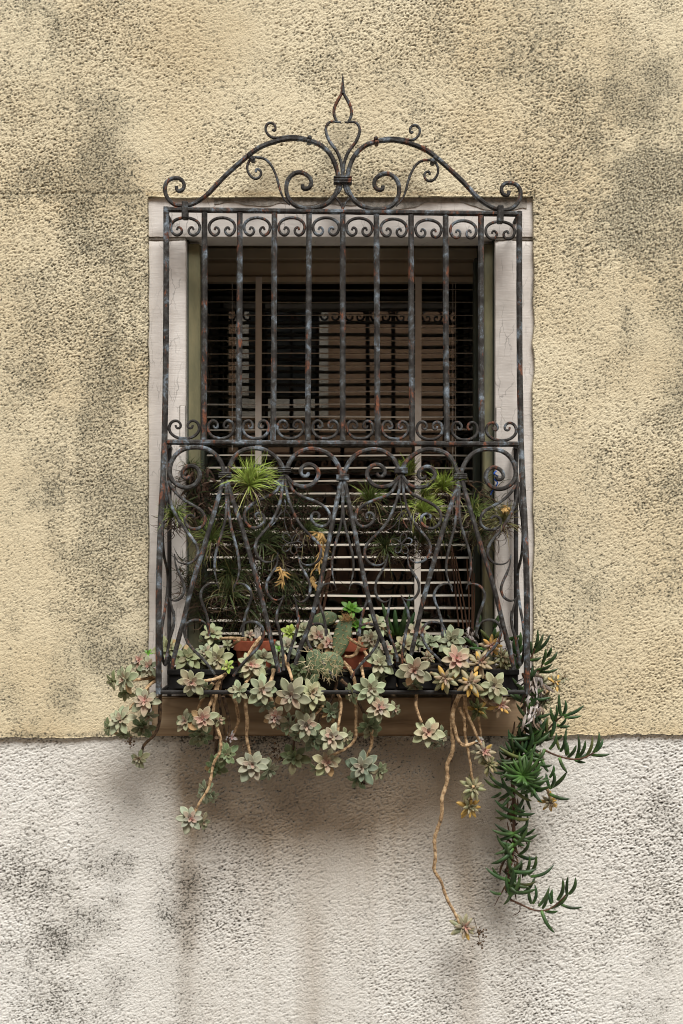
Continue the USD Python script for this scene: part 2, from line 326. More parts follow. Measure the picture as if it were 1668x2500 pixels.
def wall_mesh(xs, zs, hole, seed, amp, kx, kz, base, tint_fn):
    gx, gz = np.meshgrid(xs, zs)                       # rows z
    d, h = relief(gx, gz, seed, amp, kx, kz)
    X = gx.copy()
    if hole:                                            # the render's edge beside the stone is ragged
        nz = meshkit.fbm(np.stack([gz * 14, gz * 0, gz * 0], -1), 3, 77) - 0.5
        nx = meshkit.fbm(np.stack([gx * 14, gx * 0, gx * 0], -1), 3, 78) - 0.5
        k1 = np.exp(-((gx - HX1) / 0.03) ** 2) * (gz < HTOP + 0.03); k0 = np.exp(-((gx - HX0) / 0.03) ** 2) * (gz < HTOP + 0.03)
        X = X + 0.011 * nz * k1 + 0.006 * nz * k0
        nj = meshkit.fbm(np.stack([gx * 22, gx * 0, gx * 0 + 2], -1), 4, 79) - 0.5
        Z = gz + 0.006 * nx * np.exp(-((gz - HTOP) / 0.02) ** 2) + (0.012 * nj + 0.004 * np.clip(gx / 0.8, -1, 1)) * np.exp(-((gz - HBOT) / 0.02) ** 2)
        zg = Z0(472) + 0.006 * (meshkit.fbm(np.stack([gx * 12, gx * 0, gx * 0], -1), 3, 80) - 0.5)
        d = d - 0.0022 * np.exp(-((gz - zg) / 0.0035) ** 2) * (gx < HX0 - 0.01)
    else:
        Z = gz + 0.004 * (meshkit.fbm(np.stack([gx * 10, gx * 0, gx * 0], -1), 3, 5) - 0.5) * np.exp(-((gz - zs[-1]) / 0.02) ** 2)
    Y = base - d
    V = np.stack([X, Y, Z], -1).reshape(-1, 3)
    nxn, nzn = len(xs), len(zs)
    i = np.arange(nzn - 1)[:, None] * nxn + np.arange(nxn - 1)[None]
    keep = np.ones(i.shape, bool)
    cxm = (xs[:-1] + xs[1:]) / 2; czm = (zs[:-1] + zs[1:]) / 2
    if hole:
        keep = ~((cxm[None] > HX0) & (cxm[None] < HX1) & (czm[:, None] < HTOP))
    i = i[keep]
    F = np.vstack([np.stack([i, i + 1, i + nxn + 1], 1), np.stack([i, i + nxn + 1, i + nxn], 1)])
    # returns: the render's thickness at every open edge
    def strip(idx, depth, flip):
        nonlocal V, F
        o = len(V); back = V[idx].copy(); back[:, 1] = depth
        V = np.vstack([V, back]); a = idx[:-1]; b = idx[1:]; c = o + np.arange(len(idx) - 1); e = c + 1
        T = np.vstack([np.stack([a, b, e], 1), np.stack([a, e, c], 1)])
        F = np.vstack([F, T[:, ::-1] if flip else T]); cols.append(col[idx])
    pxs = X * FPX / DIST + 834; pys = HOR - (Z - EYE) * FPX / DIST
    col = tint_fn(pxs, pys, h).reshape(-1, 3); cols = [col]
    if hole:
        jz = int(np.argmin(np.abs(zs - HTOP))); j0 = int(np.argmin(np.abs(xs - HX0))); j1 = int(np.argmin(np.abs(xs - HX1)))
        strip(np.arange(0, jz + 1) * nxn + j0, 0.04, False)
        strip(np.arange(0, jz + 1) * nxn + j1, 0.04, True)
        strip(jz * nxn + np.arange(j0, j1 + 1), 0.04, False)
        strip(np.arange(0, j0 + 1), 0.04, False)
        strip(np.arange(j1, nxn), 0.04, False)
    return (V, F), np.vstack(cols)

def lf(px, py, s, seed, o=4):
    return meshkit.fbm(np.stack([px / s, py / s, px * 0 + seed], -1), o, seed)

UP = [(150, 20, 90, 70, .30), (170, 330, 70, 110, .22), (245, 420, 60, 70, .26), (260, 620, 60, 120, .24), (320, 760, 40, 120, .26), (310, 900, 50, 120, .2), (190, 800, 90, 250, .16),
      (170, 1250, 90, 250, .20), (240, 1350, 90, 160, .18), (330, 1480, 60, 120, .18), (120, 1650, 120, 90, .16), (330, 300, 30, 40, .14), (40, 460, 60, 40, .12), (300, 1580, 60, 70, .14),
      (1320, 240, 55, 110, .30), (1420, 190, 80, 60, .26), (1480, 300, 80, 110, .24), (1600, 360, 80, 140, .34), (1500, 480, 140, 60, .26), (1640, 560, 60, 140, .22), (1500, 600, 90, 80, .16),
      (1400, 760, 60, 40, .12), (1660, 1040, 45, 90, .30), (1390, 1390, 70, 60, .16), (1340, 1250, 30, 60, .12), (1620, 1180, 60, 60, .14), (1390, 1580, 40, 22, .22), (1560, 60, 90, 60, .12), (790, 60, 40, 60, .10), (820, 140, 20, 30, .12)]
def dirt_up(px, py, h):
    b = 0.72 * blobs(px, py, UP) + blobs(px, py, [(215, 900, 115, 620, .15), (1520, 420, 150, 240, .12), (1640, 1100, 60, 500, .08)])
    n = lf(px, py, 85, 3); n2 = lf(px, py, 420, 8, 2)
    st = meshkit.fbm(np.stack([px / 34, py / 420, px * 0], -1), 4, 15)
    r = b * (0.12 + 1.1 * n + 0.40 * st) * 0.95 + 0.16 * (st - 0.5) + 0.55 * (n - 0.5) + 0.30 * (n2 - 0.5) + 0.17 + 0.75 * (0.5 - h)
    r += 0.25 * np.exp(-0.5 * ((py - 472 - 4 * lf(px, py, 40, 4)) / 5) ** 2) * (px < 355) + 0.30 * np.exp(-0.5 * ((py - 1795) / 5) ** 2) * (px < 520)
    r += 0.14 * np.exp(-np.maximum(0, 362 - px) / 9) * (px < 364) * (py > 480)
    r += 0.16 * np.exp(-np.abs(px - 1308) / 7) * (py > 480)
    g = 0.55 * np.clip(lf(px, py, 230, 12, 3) - 0.42, 0, 1) + 0.55 * np.exp(-np.maximum(0, 1797 - py) / 30) * lf(px, py, 60, 2) + 0.35 * np.exp(-0.5 * ((py - 472) / 4) ** 2) * ((px > 355) & (px < 1310))
    pit = np.clip((0.39 - h) * 4.5, 0, 1)
    return np.stack([np.clip(r, 0, 0.52), np.clip(g, 0, 1), pit], -1)
LOW = [(110, 2230, 110, 120, .34), (250, 2330, 180, 110, .24), (330, 2140, 90, 60, .2), (40, 2080, 60, 60, .16), (130, 1960, 30, 25, .2), (420, 2260, 60, 140, .18), (60, 2440, 120, 60, .2),
       (1640, 2150, 40, 220, .26), (1560, 2080, 50, 90, .18), (1540, 2300, 70, 60, .18), (1480, 2480, 120, 40, .12), (1150, 2450, 60, 40, .12)]
def dirt_shade_low(px, py, h):
    n = lf(px, py, 70, 31); n2 = lf(px, py, 260, 35, 3)
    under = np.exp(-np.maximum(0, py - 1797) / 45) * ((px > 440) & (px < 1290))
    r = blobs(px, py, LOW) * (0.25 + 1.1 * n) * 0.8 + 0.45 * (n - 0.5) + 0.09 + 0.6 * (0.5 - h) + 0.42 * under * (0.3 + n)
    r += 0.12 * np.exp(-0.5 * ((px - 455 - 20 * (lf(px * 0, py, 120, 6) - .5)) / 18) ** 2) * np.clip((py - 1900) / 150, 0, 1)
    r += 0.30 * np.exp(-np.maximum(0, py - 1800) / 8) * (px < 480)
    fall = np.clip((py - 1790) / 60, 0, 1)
    g = blobs(px, py, [(700, 1920, 220, 120, .62), (800, 1950, 130, 80, .32), (560, 1860, 120, 80, .42), (880, 2060, 300, 130, .26), (900, 1840, 330, 50, .40), (1000, 1900, 160, 90, .12), (230, 1900, 60, 40, .18), (1180, 2060, 90, 110, .22)]) * (0.45 + 1.1 * n2)  # brown stain, strengthened to paint in the shade under the planter
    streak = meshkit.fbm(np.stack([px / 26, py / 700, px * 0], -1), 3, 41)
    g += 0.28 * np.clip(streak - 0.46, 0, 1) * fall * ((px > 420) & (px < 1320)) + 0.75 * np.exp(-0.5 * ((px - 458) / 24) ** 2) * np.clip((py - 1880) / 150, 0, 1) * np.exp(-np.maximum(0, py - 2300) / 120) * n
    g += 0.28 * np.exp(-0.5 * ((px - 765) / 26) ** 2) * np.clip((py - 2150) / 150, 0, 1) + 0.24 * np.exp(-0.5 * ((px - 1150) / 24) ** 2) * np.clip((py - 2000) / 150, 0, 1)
    g += 0.34 / (1 + np.exp(-(px - 445 - 30 * (n2 - .5)) / 12)) / (1 + np.exp((px - 1230) / 40)) * np.exp(-np.maximum(0, py - 1960) / 230) * fall * (0.5 + n2)  # shade below the planter painted into the wall colour along with the stain
    pit = np.clip((0.37 - h) * 4.5, 0, 1)
    return np.stack([np.clip(r, 0, 0.75), np.clip(g, 0, 0.9), pit], -1)

house = thing('house', 'yellow rendered house front above a white rendered base, with one stone-framed window', 'house')
xs = axis(-5.0, -1.08, 1.08, 5.0, [HX0, HX1])
zu = axis(HBOT, HBOT, 3.36, 7.5, [HTOP, HBOT])
(mesh_u, col_u) = wall_mesh(xs, zu, True, 11, 0.00092, 1.0, 0.86, 0.0, dirt_up)
obj('upper_wall', mesh_u, M['stucco_yellow'], house, cols=col_u, label='yellow render with dark mould specks')
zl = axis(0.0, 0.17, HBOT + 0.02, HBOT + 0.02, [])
(mesh_l, col_l) = wall_mesh(xs, zl, False, 23, 0.00105, 1.15, 0.9, 0.012, dirt_shade_low)
obj('lower_wall', mesh_l, M['stucco_white'], house, cols=col_l, label='off-white render with stain and painted shade below the window')

# stone surround. Face 14 mm behind the render
SF = 0.014
jx0, jx1 = X0(452), X0(1212)
zlb = Z0(577)
def stone_block(x0, x1, y0, y1, z0, z1, seed, n=0.012, rough=0.0016):
    """a dressed block whose face is a fine, slightly worn sheet"""
    nx = max(3, int((x1 - x0) / n)); nz = max(3, int((z1 - z0) / n)); ny = max(2, int((y1 - y0) / 0.03))
    b = trimesh.creation.box(extents=(1, 1, 1))
    faces = []
    def grid(a, bb, c, nu, nv):                   # corner a, edge vectors bb, c
        u, v = np.meshgrid(np.linspace(0, 1, nu + 1), np.linspace(0, 1, nv + 1))
        V = np.asarray(a) + u[..., None] * np.asarray(bb) + v[..., None] * np.asarray(c)
        i = np.arange(nv)[:, None] * (nu + 1) + np.arange(nu)[None]; i = i.ravel()
        return V.reshape(-1, 3), np.vstack([np.stack([i, i + 1, i + nu + 2], 1), np.stack([i, i + nu + 2, i + nu + 1], 1)])
    ch = 0.004
    w, h, d = x1 - x0, z1 - z0, y1 - y0
    fr = grid((x0, y0, z0), (w, 0, 0), (0, 0, h), nx, nz)
    edge = np.minimum.reduce([fr[0][:, 0] - x0, x1 - fr[0][:, 0], fr[0][:, 2] - z0, z1 - fr[0][:, 2]])
    nn = meshkit.fbm(fr[0] * 30, 3, seed) - 0.5
    fr[0][:, 1] += rough * 2 * nn + np.clip(ch * (1 - edge / 0.006), 0, ch) * (0.5 + 2.0 * np.clip(nn + 0.3, 0, 1))
    ms = [fr, grid((x0, y1, z0), (0, -d, 0), (0, 0, h), ny, nz), grid((x1, y0, z0), (0, d, 0), (0, 0, h), ny, nz),
          grid((x0, y0, z1), (w, 0, 0), (0, d, 0), nx, ny), grid((x0, y1, z0), (w, 0, 0), (0, -d, 0), nx, ny)]
    m = trimesh.Trimesh(*join(ms), process=False)
    m.merge_vertices(digits_vertex=5)
    return m
obj('stone_lintel', stone_block(HX0 - 0.012, HX1 + 0.02, SF, 0.105, zlb + 0.004, HTOP + 0.012, 1), M['stone'], house)
zj = Z0(1700)
obj('stone_jamb', stone_block(HX0 - 0.012, jx0, SF + 0.002, 0.046, zj, zlb - 0.004, 2), M['stone'], house)
obj('stone_jamb', stone_block(jx1, HX1 + 0.02, SF + 0.002, 0.046, zj, zlb - 0.004, 3), M['stone'], house)
for a, b in ((HX0 - 0.01, jx0 - 0.002), (jx1 + 0.002, HX1 + 0.018)):
    obj('mortar_joint', box(a, b, SF + 0.004, 0.044, zlb - 0.0065, zlb + 0.0065), M['mortar'], house)
# let-in pieces where the hinge pins were
for (a, b, c, d_) in ((438, 450.5, 990, 1086), (1213.5, 1226, 995, 1084)):
    obj('mortar_joint', box(X0(a) - .0018, X0(b) + .0004, SF - 0.0006, SF + 0.03, Z0(d_) - .0018, Z0(c) + .0018), M['mortar'], house)
    obj('stone_patch', box(X0(a), X0(b), SF - 0.0022, SF + 0.02, Z0(d_), Z0(c), 0.0015), M['stone'], house)
# remains of old render on the top edge of the lintel
pts, ptsb = [], []
for x in np.linspace(HX0 + 0.2, HX1 - 0.02, 90):
    t = 0.012 + 0.030 * max(0, meshkit.fbm(np.array([x * 9, 3.0, 0]), 3, 5) - 0.36) * 2.2
    pts.append((x, HTOP + 0.004)); ptsb.append((x, HTOP - t))
V = np.array([(x, SF - 0.0025, z) for x, z in pts] + [(x, SF - 0.0025, z) for x, z in ptsb] + [(x, SF + 0.004, z) for x, z in ptsb]); n_ = len(pts)
i = np.arange(n_ - 1)
F = np.vstack([np.stack([i + n_, i + n_ + 1, i + 1], 1), np.stack([i + n_, i + 1, i], 1), np.stack([i + 2 * n_, i + 2 * n_ + 1, i + n_ + 1], 1), np.stack([i + 2 * n_, i + n_ + 1, i + n_], 1)])
obj('old_render_remnant', (V, F), M['mortar'], house)
obj('stone_sill', stone_block(X0(372), X0(1284), -0.006, 0.50, HBOT + 0.001, Z0(1703), 4, rough=0.003), M['sill'], house)
# filler under the jambs beside the sill
obj('jamb_foot', box(HX0 - 0.01, X0(372) - 0.001, SF + 0.006, 0.1, HBOT - 0.002, zj - 0.001), M['stone'], house)
obj('jamb_foot', box(X0(1284) + 0.001, HX1 + 0.02, SF + 0.006, 0.1, HBOT - 0.002, zj - 0.001), M['stone'], house)

# reveal behind the stone
GY = 0.47                                          # glass
obj('reveal_side', box(jx0 - 0.06, jx0 + 0.004, 0.048, GY + 0.05, HBOT + 0.02, 2.729), M['green_dark'], house)
obj('reveal_side', box(jx1 - 0.004, jx1 + 0.06, 0.048, GY + 0.05, HBOT + 0.02, 2.729), M['green_dark'], house)
obj('reveal_top', box(jx0 - 0.06, jx1 + 0.06, 0.107, GY + 0.05, 2.730, 2.775), M['green_dark'], house)
# folded shutters against the reveal
for k, (a, b, y0, y1, mt) in enumerate(((456, 488, 0.05, 0.085, 'green_paint'), (1181, 1211, 0.05, 0.085, 'green_paint'), (1158, 1176, 0.20, 0.24, 'green_dark'), (488, 497, 0.18, 0.21, 'green_dark'))):
    d = (DIST + y0) / FPX
    xa, xb = (a - 834) * d, (b - 834) * d
    obj('shutter_leaf', box(xa, xb, y0, y1, Z0(1690), zlb - 0.006, 0.004), M[mt], house)

# window: frame with two casements, glass and the dark room behind
def fr_box(a, b, c, d_, y0, y1, ch=0.003):
    p0 = P(a, d_, y0); p1 = P(b, c, y0)
    return box(p0[0], p1[0], y0, y1, p0[2], p1[2], ch)
wy = GY - 0.03
top = P(834, 605, wy)[2]
win = obj('window', join([fr_box(498, 1166, 560, 675, wy, GY + 0.04)]), M['frame_tan'], house, label='tan painted head of the window frame')
def sub(name, mesh, mat): return obj(name, mesh, mat, win)
sub('frame_head_moulding', fr_box(498, 1166, 604, 632, wy - 0.022, wy - 0.001), M['frame_tan'])
sub('frame_head_moulding', fr_box(498, 1166, 640, 672, wy - 0.014, wy - 0.001), M['frame_tan'])
sub('frame_stile', fr_box(492, 507, 675, 1640, wy, GY + 0.03), M['green_dark'])
sub('frame_stile', fr_box(1158, 1172, 675, 1640, wy, GY + 0.03), M['green_dark'])
pa, pb = P(505, 1640, GY), P(1160, 672, GY)
V = np.array([(pa[0], GY, pa[2]), (pb[0], GY, pa[2]), (pb[0], GY, pb[2]), (pa[0], GY, pb[2])])
sub('glass_pane', (V, np.array([(0, 1, 2), (0, 2, 3)])), M['glass'])
# room box
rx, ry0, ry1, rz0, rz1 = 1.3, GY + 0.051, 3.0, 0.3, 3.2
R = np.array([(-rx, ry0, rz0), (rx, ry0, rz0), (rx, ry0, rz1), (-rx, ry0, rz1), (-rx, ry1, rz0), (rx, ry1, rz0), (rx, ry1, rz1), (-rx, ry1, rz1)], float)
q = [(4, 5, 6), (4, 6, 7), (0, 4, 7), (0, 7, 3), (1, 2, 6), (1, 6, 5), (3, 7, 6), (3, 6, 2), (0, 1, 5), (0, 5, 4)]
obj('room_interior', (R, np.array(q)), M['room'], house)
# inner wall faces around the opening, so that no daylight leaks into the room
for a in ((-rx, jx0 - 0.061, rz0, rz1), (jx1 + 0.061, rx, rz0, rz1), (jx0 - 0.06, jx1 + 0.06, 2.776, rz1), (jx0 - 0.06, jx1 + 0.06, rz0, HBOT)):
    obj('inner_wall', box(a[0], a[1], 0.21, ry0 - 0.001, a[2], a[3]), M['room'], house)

# house opposite, seen only in the glass
OY = -6.2
opp = thing('house', 'brown rendered house opposite, mirrored in the window glass', 'house', (0, OY, 0))
obj('wall', box(-9, 9, OY - 0.4, OY, -0.1, 6.6), M['opp_wall'], opp)
for (xa, xb, za, zb) in ((-0.91, -0.26, 3.24, 5.0), (2.1, 2.75, 3.24, 5.0), (-4.2, -3.55, 3.24, 5.0)):
    w = obj('window', box(xa, xb, OY - 0.05, OY + 0.02, za, zb), M['opp_dark'], opp)
    obj('trim', join([box(xa - 0.13, xa - 0.002, OY - 0.05, OY + 0.05, za - 0.18, zb + 0.18), box(xb + 0.002, xb + 0.13, OY - 0.05, OY + 0.05, za - 0.18, zb + 0.18),
                      box(xa, xb, OY - 0.05, OY + 0.055, zb + 0.002, zb + 0.18), box(xa, xb, OY - 0.05, OY + 0.06, za - 0.18, za - 0.002)]), M['opp_trim'], w)
    nsl = 22
    obj('shutter', join([box(xa + 0.05, xb - 0.05, OY + 0.021, OY + 0.04, za + 0.06 + (zb - za - 0.1) * s / nsl, za + 0.06 + (zb - za - 0.1) * (s + 0.55) / nsl) for s in range(nsl)]), M['opp_dark'], w)
dr = obj('added_door', box(-1.5, 1.35, OY - 0.05, OY + 0.02, 0.0, 2.72), M['cane'], opp)  # door added to darken the lower reflection in the glass
for k in range(12): obj('board', box(-1.48 + k * 0.235, -1.48 + k * 0.235 + 0.22, OY + 0.021, OY + 0.04, 0.02, 2.7, 0.004), M['cane'], dr)
obj('roof', box(-9.2, 9.2, OY - 0.6, OY + 0.35, 6.6, 6.75, 0.02), M['terracotta'], opp)

# ------------------------------------------------------------------ venetian blind
BY = GY - 0.055
bd = (DIST + BY) / FPX
blind = thing('venetian_blind', 'cream venetian blind with open tilted slats hanging before the dark window glass', 'blind', P(831, 1600, BY))
obj('head_rail', box((506 - 834) * bd, (1156 - 834) * bd, BY - 0.012, BY + 0.02, P(0, 690, BY)[2], P(0, 677, BY)[2], 0.002), M['frame_tan'], blind)
tilt = math.radians(14)
for k in range(29):
    py = 707 + 31.1 * k
    c = P(831, py, BY)
    xa, xb = (507 - 834 + rng.uniform(-1, 1)) * bd, (1156 - 834 + rng.uniform(-1, 1)) * bd
    n = 26; w = 0.0245
    ti = tilt + rng.uniform(-0.02, 0.02)
    xx = np.linspace(xa, xb, n)
    sag = 0.0012 * np.sin((xx - xa) / (xb - xa) * math.pi * 3 + k) + rng.uniform(-0.001, 0.001)
    rows = []
    for u in np.linspace(-1, 1, 5):
        yy = u * w / 2 * math.cos(ti); zz = u * w / 2 * math.sin(ti) + 0.0022 * (1 - u * u)
        rows.append(np.stack([xx, np.full(n, BY + yy), c[2] + zz + sag], 1))
    topv = np.array(rows); bot = topv.copy(); bot[..., 2] -= 0.0014
    G = np.concatenate([topv, bot[::-1], topv[:1]], 0); m_ = len(G)
    V = G[:-1].reshape(-1, 3); mm = m_ - 1
    ii, jj = np.meshgrid(np.arange(mm), np.arange(n - 1), indexing='ij')
    a = ii * n + jj; b = ((ii + 1) % mm) * n + jj
    F = np.vstack([np.stack([a.ravel(), b.ravel(), b.ravel() + 1], 1), np.stack([a.ravel(), b.ravel() + 1, a.ravel() + 1], 1)])
    obj('slat', (V, F), M['slat'], blind)
for (a, b) in ((624, 640), (1014, 1030)):
    xx = np.linspace(0, 1, 60)
    pth = np.array([P((a + b) / 2 - 0.003 * (py - 700), py, BY - 0.018) for py in np.linspace(676, 1592, 60)])
    pth[:, 1] += 0.0012 * np.sin(np.arange(60) * 1.4)
    hw = (b - a) / 2 * bd
    obj('ladder_tape', sweep(pth, hw, k=4, square=1.0, flat=0.12), M['tape'], blind)
for px in (1106, 1112, 567):
    obj('cord', sweep([P(px, py, BY - 0.02) for py in (690, 900, 1100, 1300 if px > 600 else 780)], 0.0009, k=5), M['tape'], blind)

# ------------------------------------------------------------------ the wrought iron grille
BAS = {'A': (360, 160, 3.136), 'C': (360, 640, 3.136), 'E': (360, 1040, 3.136), 'G': (260, 1440, 3.92), 'H': (560, 1440, 3.92), 'I': (860, 1440, 3.92),
       'J': (1100, 1500, 3.92), 'K': (1020, 1880, 3.409), 'L': (250, 1640, 3.136), 'N': (650, 1700, 3.136), 'D': (810, 640, 3.136), 'F': (810, 1040, 3.136)}
def cp(b, pts):
    ox, oy, s = BAS[b]
    return [(ox + u / s, oy + v / s) for u, v in pts]
GR = 0.07
def depth(py):
    """how far the grille stands off the wall: flat above, bellied out below the middle rail"""
    return -GR - np.interp(py, [0, 700, 900, 1080, 1180, 1263, 1350, 1440, 1560, 1700], [0, 0, 0.008, 0.030, 0.058, 0.090, 0.114, 0.128, 0.132, 0.128])
CXP = 837.0
def rack(px, py):
    """the frame has sagged a little to the right"""
    return py + (px - CXP) * np.interp(py, [300, 520, 1080, 1500], [0.016, 0.0125, 0.006, 0.0])
def unrack(px, py):
    return py - (px - CXP) * np.interp(py, [300, 520, 1080, 1500], [0.016, 0.0125, 0.006, 0.0])
grille = thing('window_grille', 'rusted blue-grey wrought iron window grille with scrolled crest and bellied lower basket', 'window grille', P(837, 1690, -GR))

def trace(b, pts, mirror=False, absolute=True, push=0.0, step=0.0045):
    """traced points -> path in space on the grille's surface"""
    q = cp(b, pts) if isinstance(b, str) else list(pts)
    out = []
    for px, py in q:
        sy = unrack(px, py)
        if mirror: px = 2 * CXP - px
        out.append(P(px, rack(px, sy), depth(sy) + push))
    return spline(out, step)

seedc = [0]
def forged(path, r, taper=(1, 1), square=0.75, flat=1.0, amp=0.07):
    seedc[0] += 1; square = min(1.0, square + 0.25)
    n = len(path); t = np.linspace(0, 1, n); r = r * 0.93
    rr = r * wob(path, amp, 45, seedc[0])
    if taper[0] < 1: rr = rr * np.clip(taper[0] + (1 - taper[0]) * t / 0.28, 0, 1)
    if taper[1] < 1: rr = rr * np.clip(taper[1] + (1 - taper[1]) * (1 - t) / 0.28, 0, 1)
    return sweep(path, rr, k=8, square=square, flat=flat)

def both(name, b, pts, r, taper=(1, 1), square=0.7, push=0.0, extra=None):
    for mir in (False, True):
        obj(name, forged(trace(b, pts, mir, push=push), r, taper, square), M['iron'], grille)

def collar(px, py, w, h, ang=0.0, bands=3, d=0.014, mirror=True, push=0.0):
    """wrapped bands; ang turns it in the grille's plane (degrees, photo sense)"""
    for mir in ((False, True) if mirror else (False,)):
        x, a = (2 * CXP - px, -ang) if mir else (px, ang)
        sy = unrack(px, py)
        c = P(x, rack(x, sy), depth(sy) + push); s = (DIST + c[1]) / FPX
        ca, sa = math.cos(math.radians(a)), math.sin(math.radians(a))
        ms = []
        bh = h * s / bands
        for k in range(bands):
            b_ = box(-w * s / 2, w * s / 2, -d, d, -bh * 0.46, bh * 0.46, min(bh * 0.3, 0.003))
            b_.apply_translation((0, 0, (k - (bands - 1) / 2) * bh))
            v = b_.vertices.copy()
            b_.vertices = np.stack([v[:, 0] * ca + v[:, 2] * sa, v[:, 1], -v[:, 0] * sa + v[:, 2] * ca], 1) + c
            ms.append(b_)
        obj('collar', join(ms), M['iron'], grille)

PXM = DIST / FPX                                  # metres per photo pixel near the wall
# frame
def post(px_of_y, y0, y1, w, name, dd=1.0, push=0.0):
    ys = np.linspace(y0, y1, 120)
    pth = np.array([P(px_of_y, rack(px_of_y, y), depth(y) + push) for y in ys])
    # the posts are upright in space: keep x constant there
    pth[:, 0] = (px_of_y - 834) * (DIST - GR) / FPX
    return obj(name, forged(pth, w, square=1.0, amp=0.05), M['iron'], grille)
post(406, 511, 1694, 0.0091, 'side_post'); post(1268, 511, 1694, 0.0091, 'side_post')
def rail(py, r, name, x0=400, x1=1274, push=0.0, mat='iron'):
    pth = [P(px, rack(px, py), depth(py) + push) for px in np.linspace(x0, x1, 160)]
    return obj(name, forged(np.array(pth), r, square=1.0, amp=0.06, flat=1.0), M[mat], grille)
rail(517, 0.0081, 'top_rail'); rail(1082, 0.0085, 'middle_rail', 408, 1265)
rail(1690, 0.0065, 'bottom_rail', 384, 1292, mat='iron_dark')
# uprights
uxs = [(437, 430), (708, 697), (973, 963), (1238, 1228), (1496, 1495)]
for k, (ua, ub) in enumerate(uxs):
    xa, xb = 360 + ua / 3.136, 360 + ub / 3.136
    for mir in ((False, True) if k < 4 else (False,)):
        x1_, x2_ = (2 * CXP - xa, 2 * CXP - xb) if mir else (xa, xb)
        ys = np.linspace(523, 1077, 100)
        x_w1 = (x1_ - 834) * (DIST - GR) / FPX; x_w2 = (x2_ - 834) * (DIST - GR - 0.03) / FPX
        pth = np.array([P(x1_, rack(x1_, y), depth(y)) for y in ys]); pth[:, 0] = np.linspace(x_w1, x_w2, 100)
        obj('upright_bar', forged(pth, 0.0091, square=1.0, amp=0.03), M['iron'], grille)
# the small C scrolls between the uprights, above and below
def cscroll(bx, cu, half, ys, mir):
    sc = half / 100.0
    rel = [(-57, ys[9]), (-47, ys[8]), (-27, ys[7]), (-27, ys[6]), (-52, ys[5]), (-82, ys[4]), (-99, ys[3]), (-90, ys[2]), (-52, ys[1]), (0, ys[0])]
    L = [(cu + dx * sc, y) for dx, y in rel]; Rr = [(cu - dx * sc, y) for dx, y in rel[:-1]][::-1]
    obj('small_scroll', forged(trace(bx, L + Rr, mir, step=0.0035), 0.0047, (0.75, 0.75), 0.7), M['iron'], grille)
for mir in (False, True):
    for cu, hf in ((290, 112), (572, 100), (840, 100), (1105, 100), (1368, 100)):
        cscroll('A', cu, hf, (1165, 1175, 1205, 1245, 1285, 1298, 1280, 1250, 1238, 1258), mir)
    for cu, hf in ((282, 116), (562, 100), (830, 100), (1095, 100), (1362, 100)):
        cscroll('C', cu, hf, (1350, 1340, 1305, 1265, 1225, 1215, 1235, 1265, 1270, 1248), mir)
# crest
both('crest_bar', 'A', [(222, 925), (232, 958), (262, 955), (281, 915), (258, 872), (208, 862), (152, 888), (134, 945), (152, 1010), (200, 1058), (265, 1075), (330, 1065), (400, 1030), (460, 985), (560, 880), (660, 785),
      (770, 690), (850, 632), (950, 590), (1050, 565), (1150, 560), (1250, 577), (1330, 612), (1400, 680), (1442, 770), (1460, 840), (1466, 890), (1458, 940), (1430, 1000), (1370, 1060), (1280, 1090), (1200, 1092), (1120, 1062),
      (1074, 1000), (1064, 930), (1085, 862), (1150, 818), (1212, 832), (1250, 872), (1252, 912), (1225, 942), (1193, 938), (1188, 912)], 0.0072, (0.8, 0.9), 0.8)
both('crest_scroll', 'A', [(1230, 556), (1150, 540), (1080, 541), (1000, 552), (950, 548), (915, 515), (906, 472), (930, 441), (965, 446), (981, 475), (973, 498), (958, 488)], 0.0041, (0.5, 1), 0.6, push=-0.002)
both('crest_scroll', 'A', [(800, 700), (850, 704), (900, 716), (950, 767), (988, 850), (1010, 930), (1040, 1010), (1090, 1068)], 0.0041, (1, 0.5), 0.6)
both('crest_scroll', 'A', [(785, 722), (767, 760), (768, 805), (795, 850), (832, 866), (866, 842), (863, 802), (836, 794), (830, 816)], 0.0041, (1, 1), 0.6)
collar(360 + 795 / 3.136, 160 + 705 / 3.136, 11, 24, ang=-38 + 90 - 90, bands=2)
collar(360 + 1240 / 3.136, 160 + 572 / 3.136, 10, 19, ang=12, bands=2)
collar(360 + 290 / 3.136, 160 + 1110 / 3.136, 15, 46, ang=0, bands=1, d=0.013)
collar(CXP, 160 + 880 / 3.136, 45, 18, bands=3, mirror=False, d=0.012)
both('finial_leaf', 'A', [(1493, 205), (1478, 232), (1450, 282), (1429, 340), (1433, 388), (1450, 424)], 0.0052, (0.8, 0.8), 0.6)
both('finial_scroll', 'A', [(1482, 432), (1450, 432), (1415, 428), (1384, 443), (1366, 482), (1374, 532), (1402, 590), (1446, 650), (1474, 710), (1488, 770), (1491, 860), (1482, 920), (1468, 965), (1442, 1000), (1470, 1045), (1494, 1100)], 0.0052, (0.5, 0.5), 0.6)
tip = trace('A', [(1496, 60), (1496, 120), (1496, 180), (1496, 215)])
obj('finial_spike', sweep(tip, np.linspace(0.0008, 0.0078, len(tip)), k=8, square=0.8, flat=0.7), M['iron'], grille)
foot = trace('A', [(1496, 1050), (1496, 1112)])
obj('finial_foot', sweep(foot, np.linspace(0.004, 0.0008, len(foot)), k=6), M['iron'], grille)

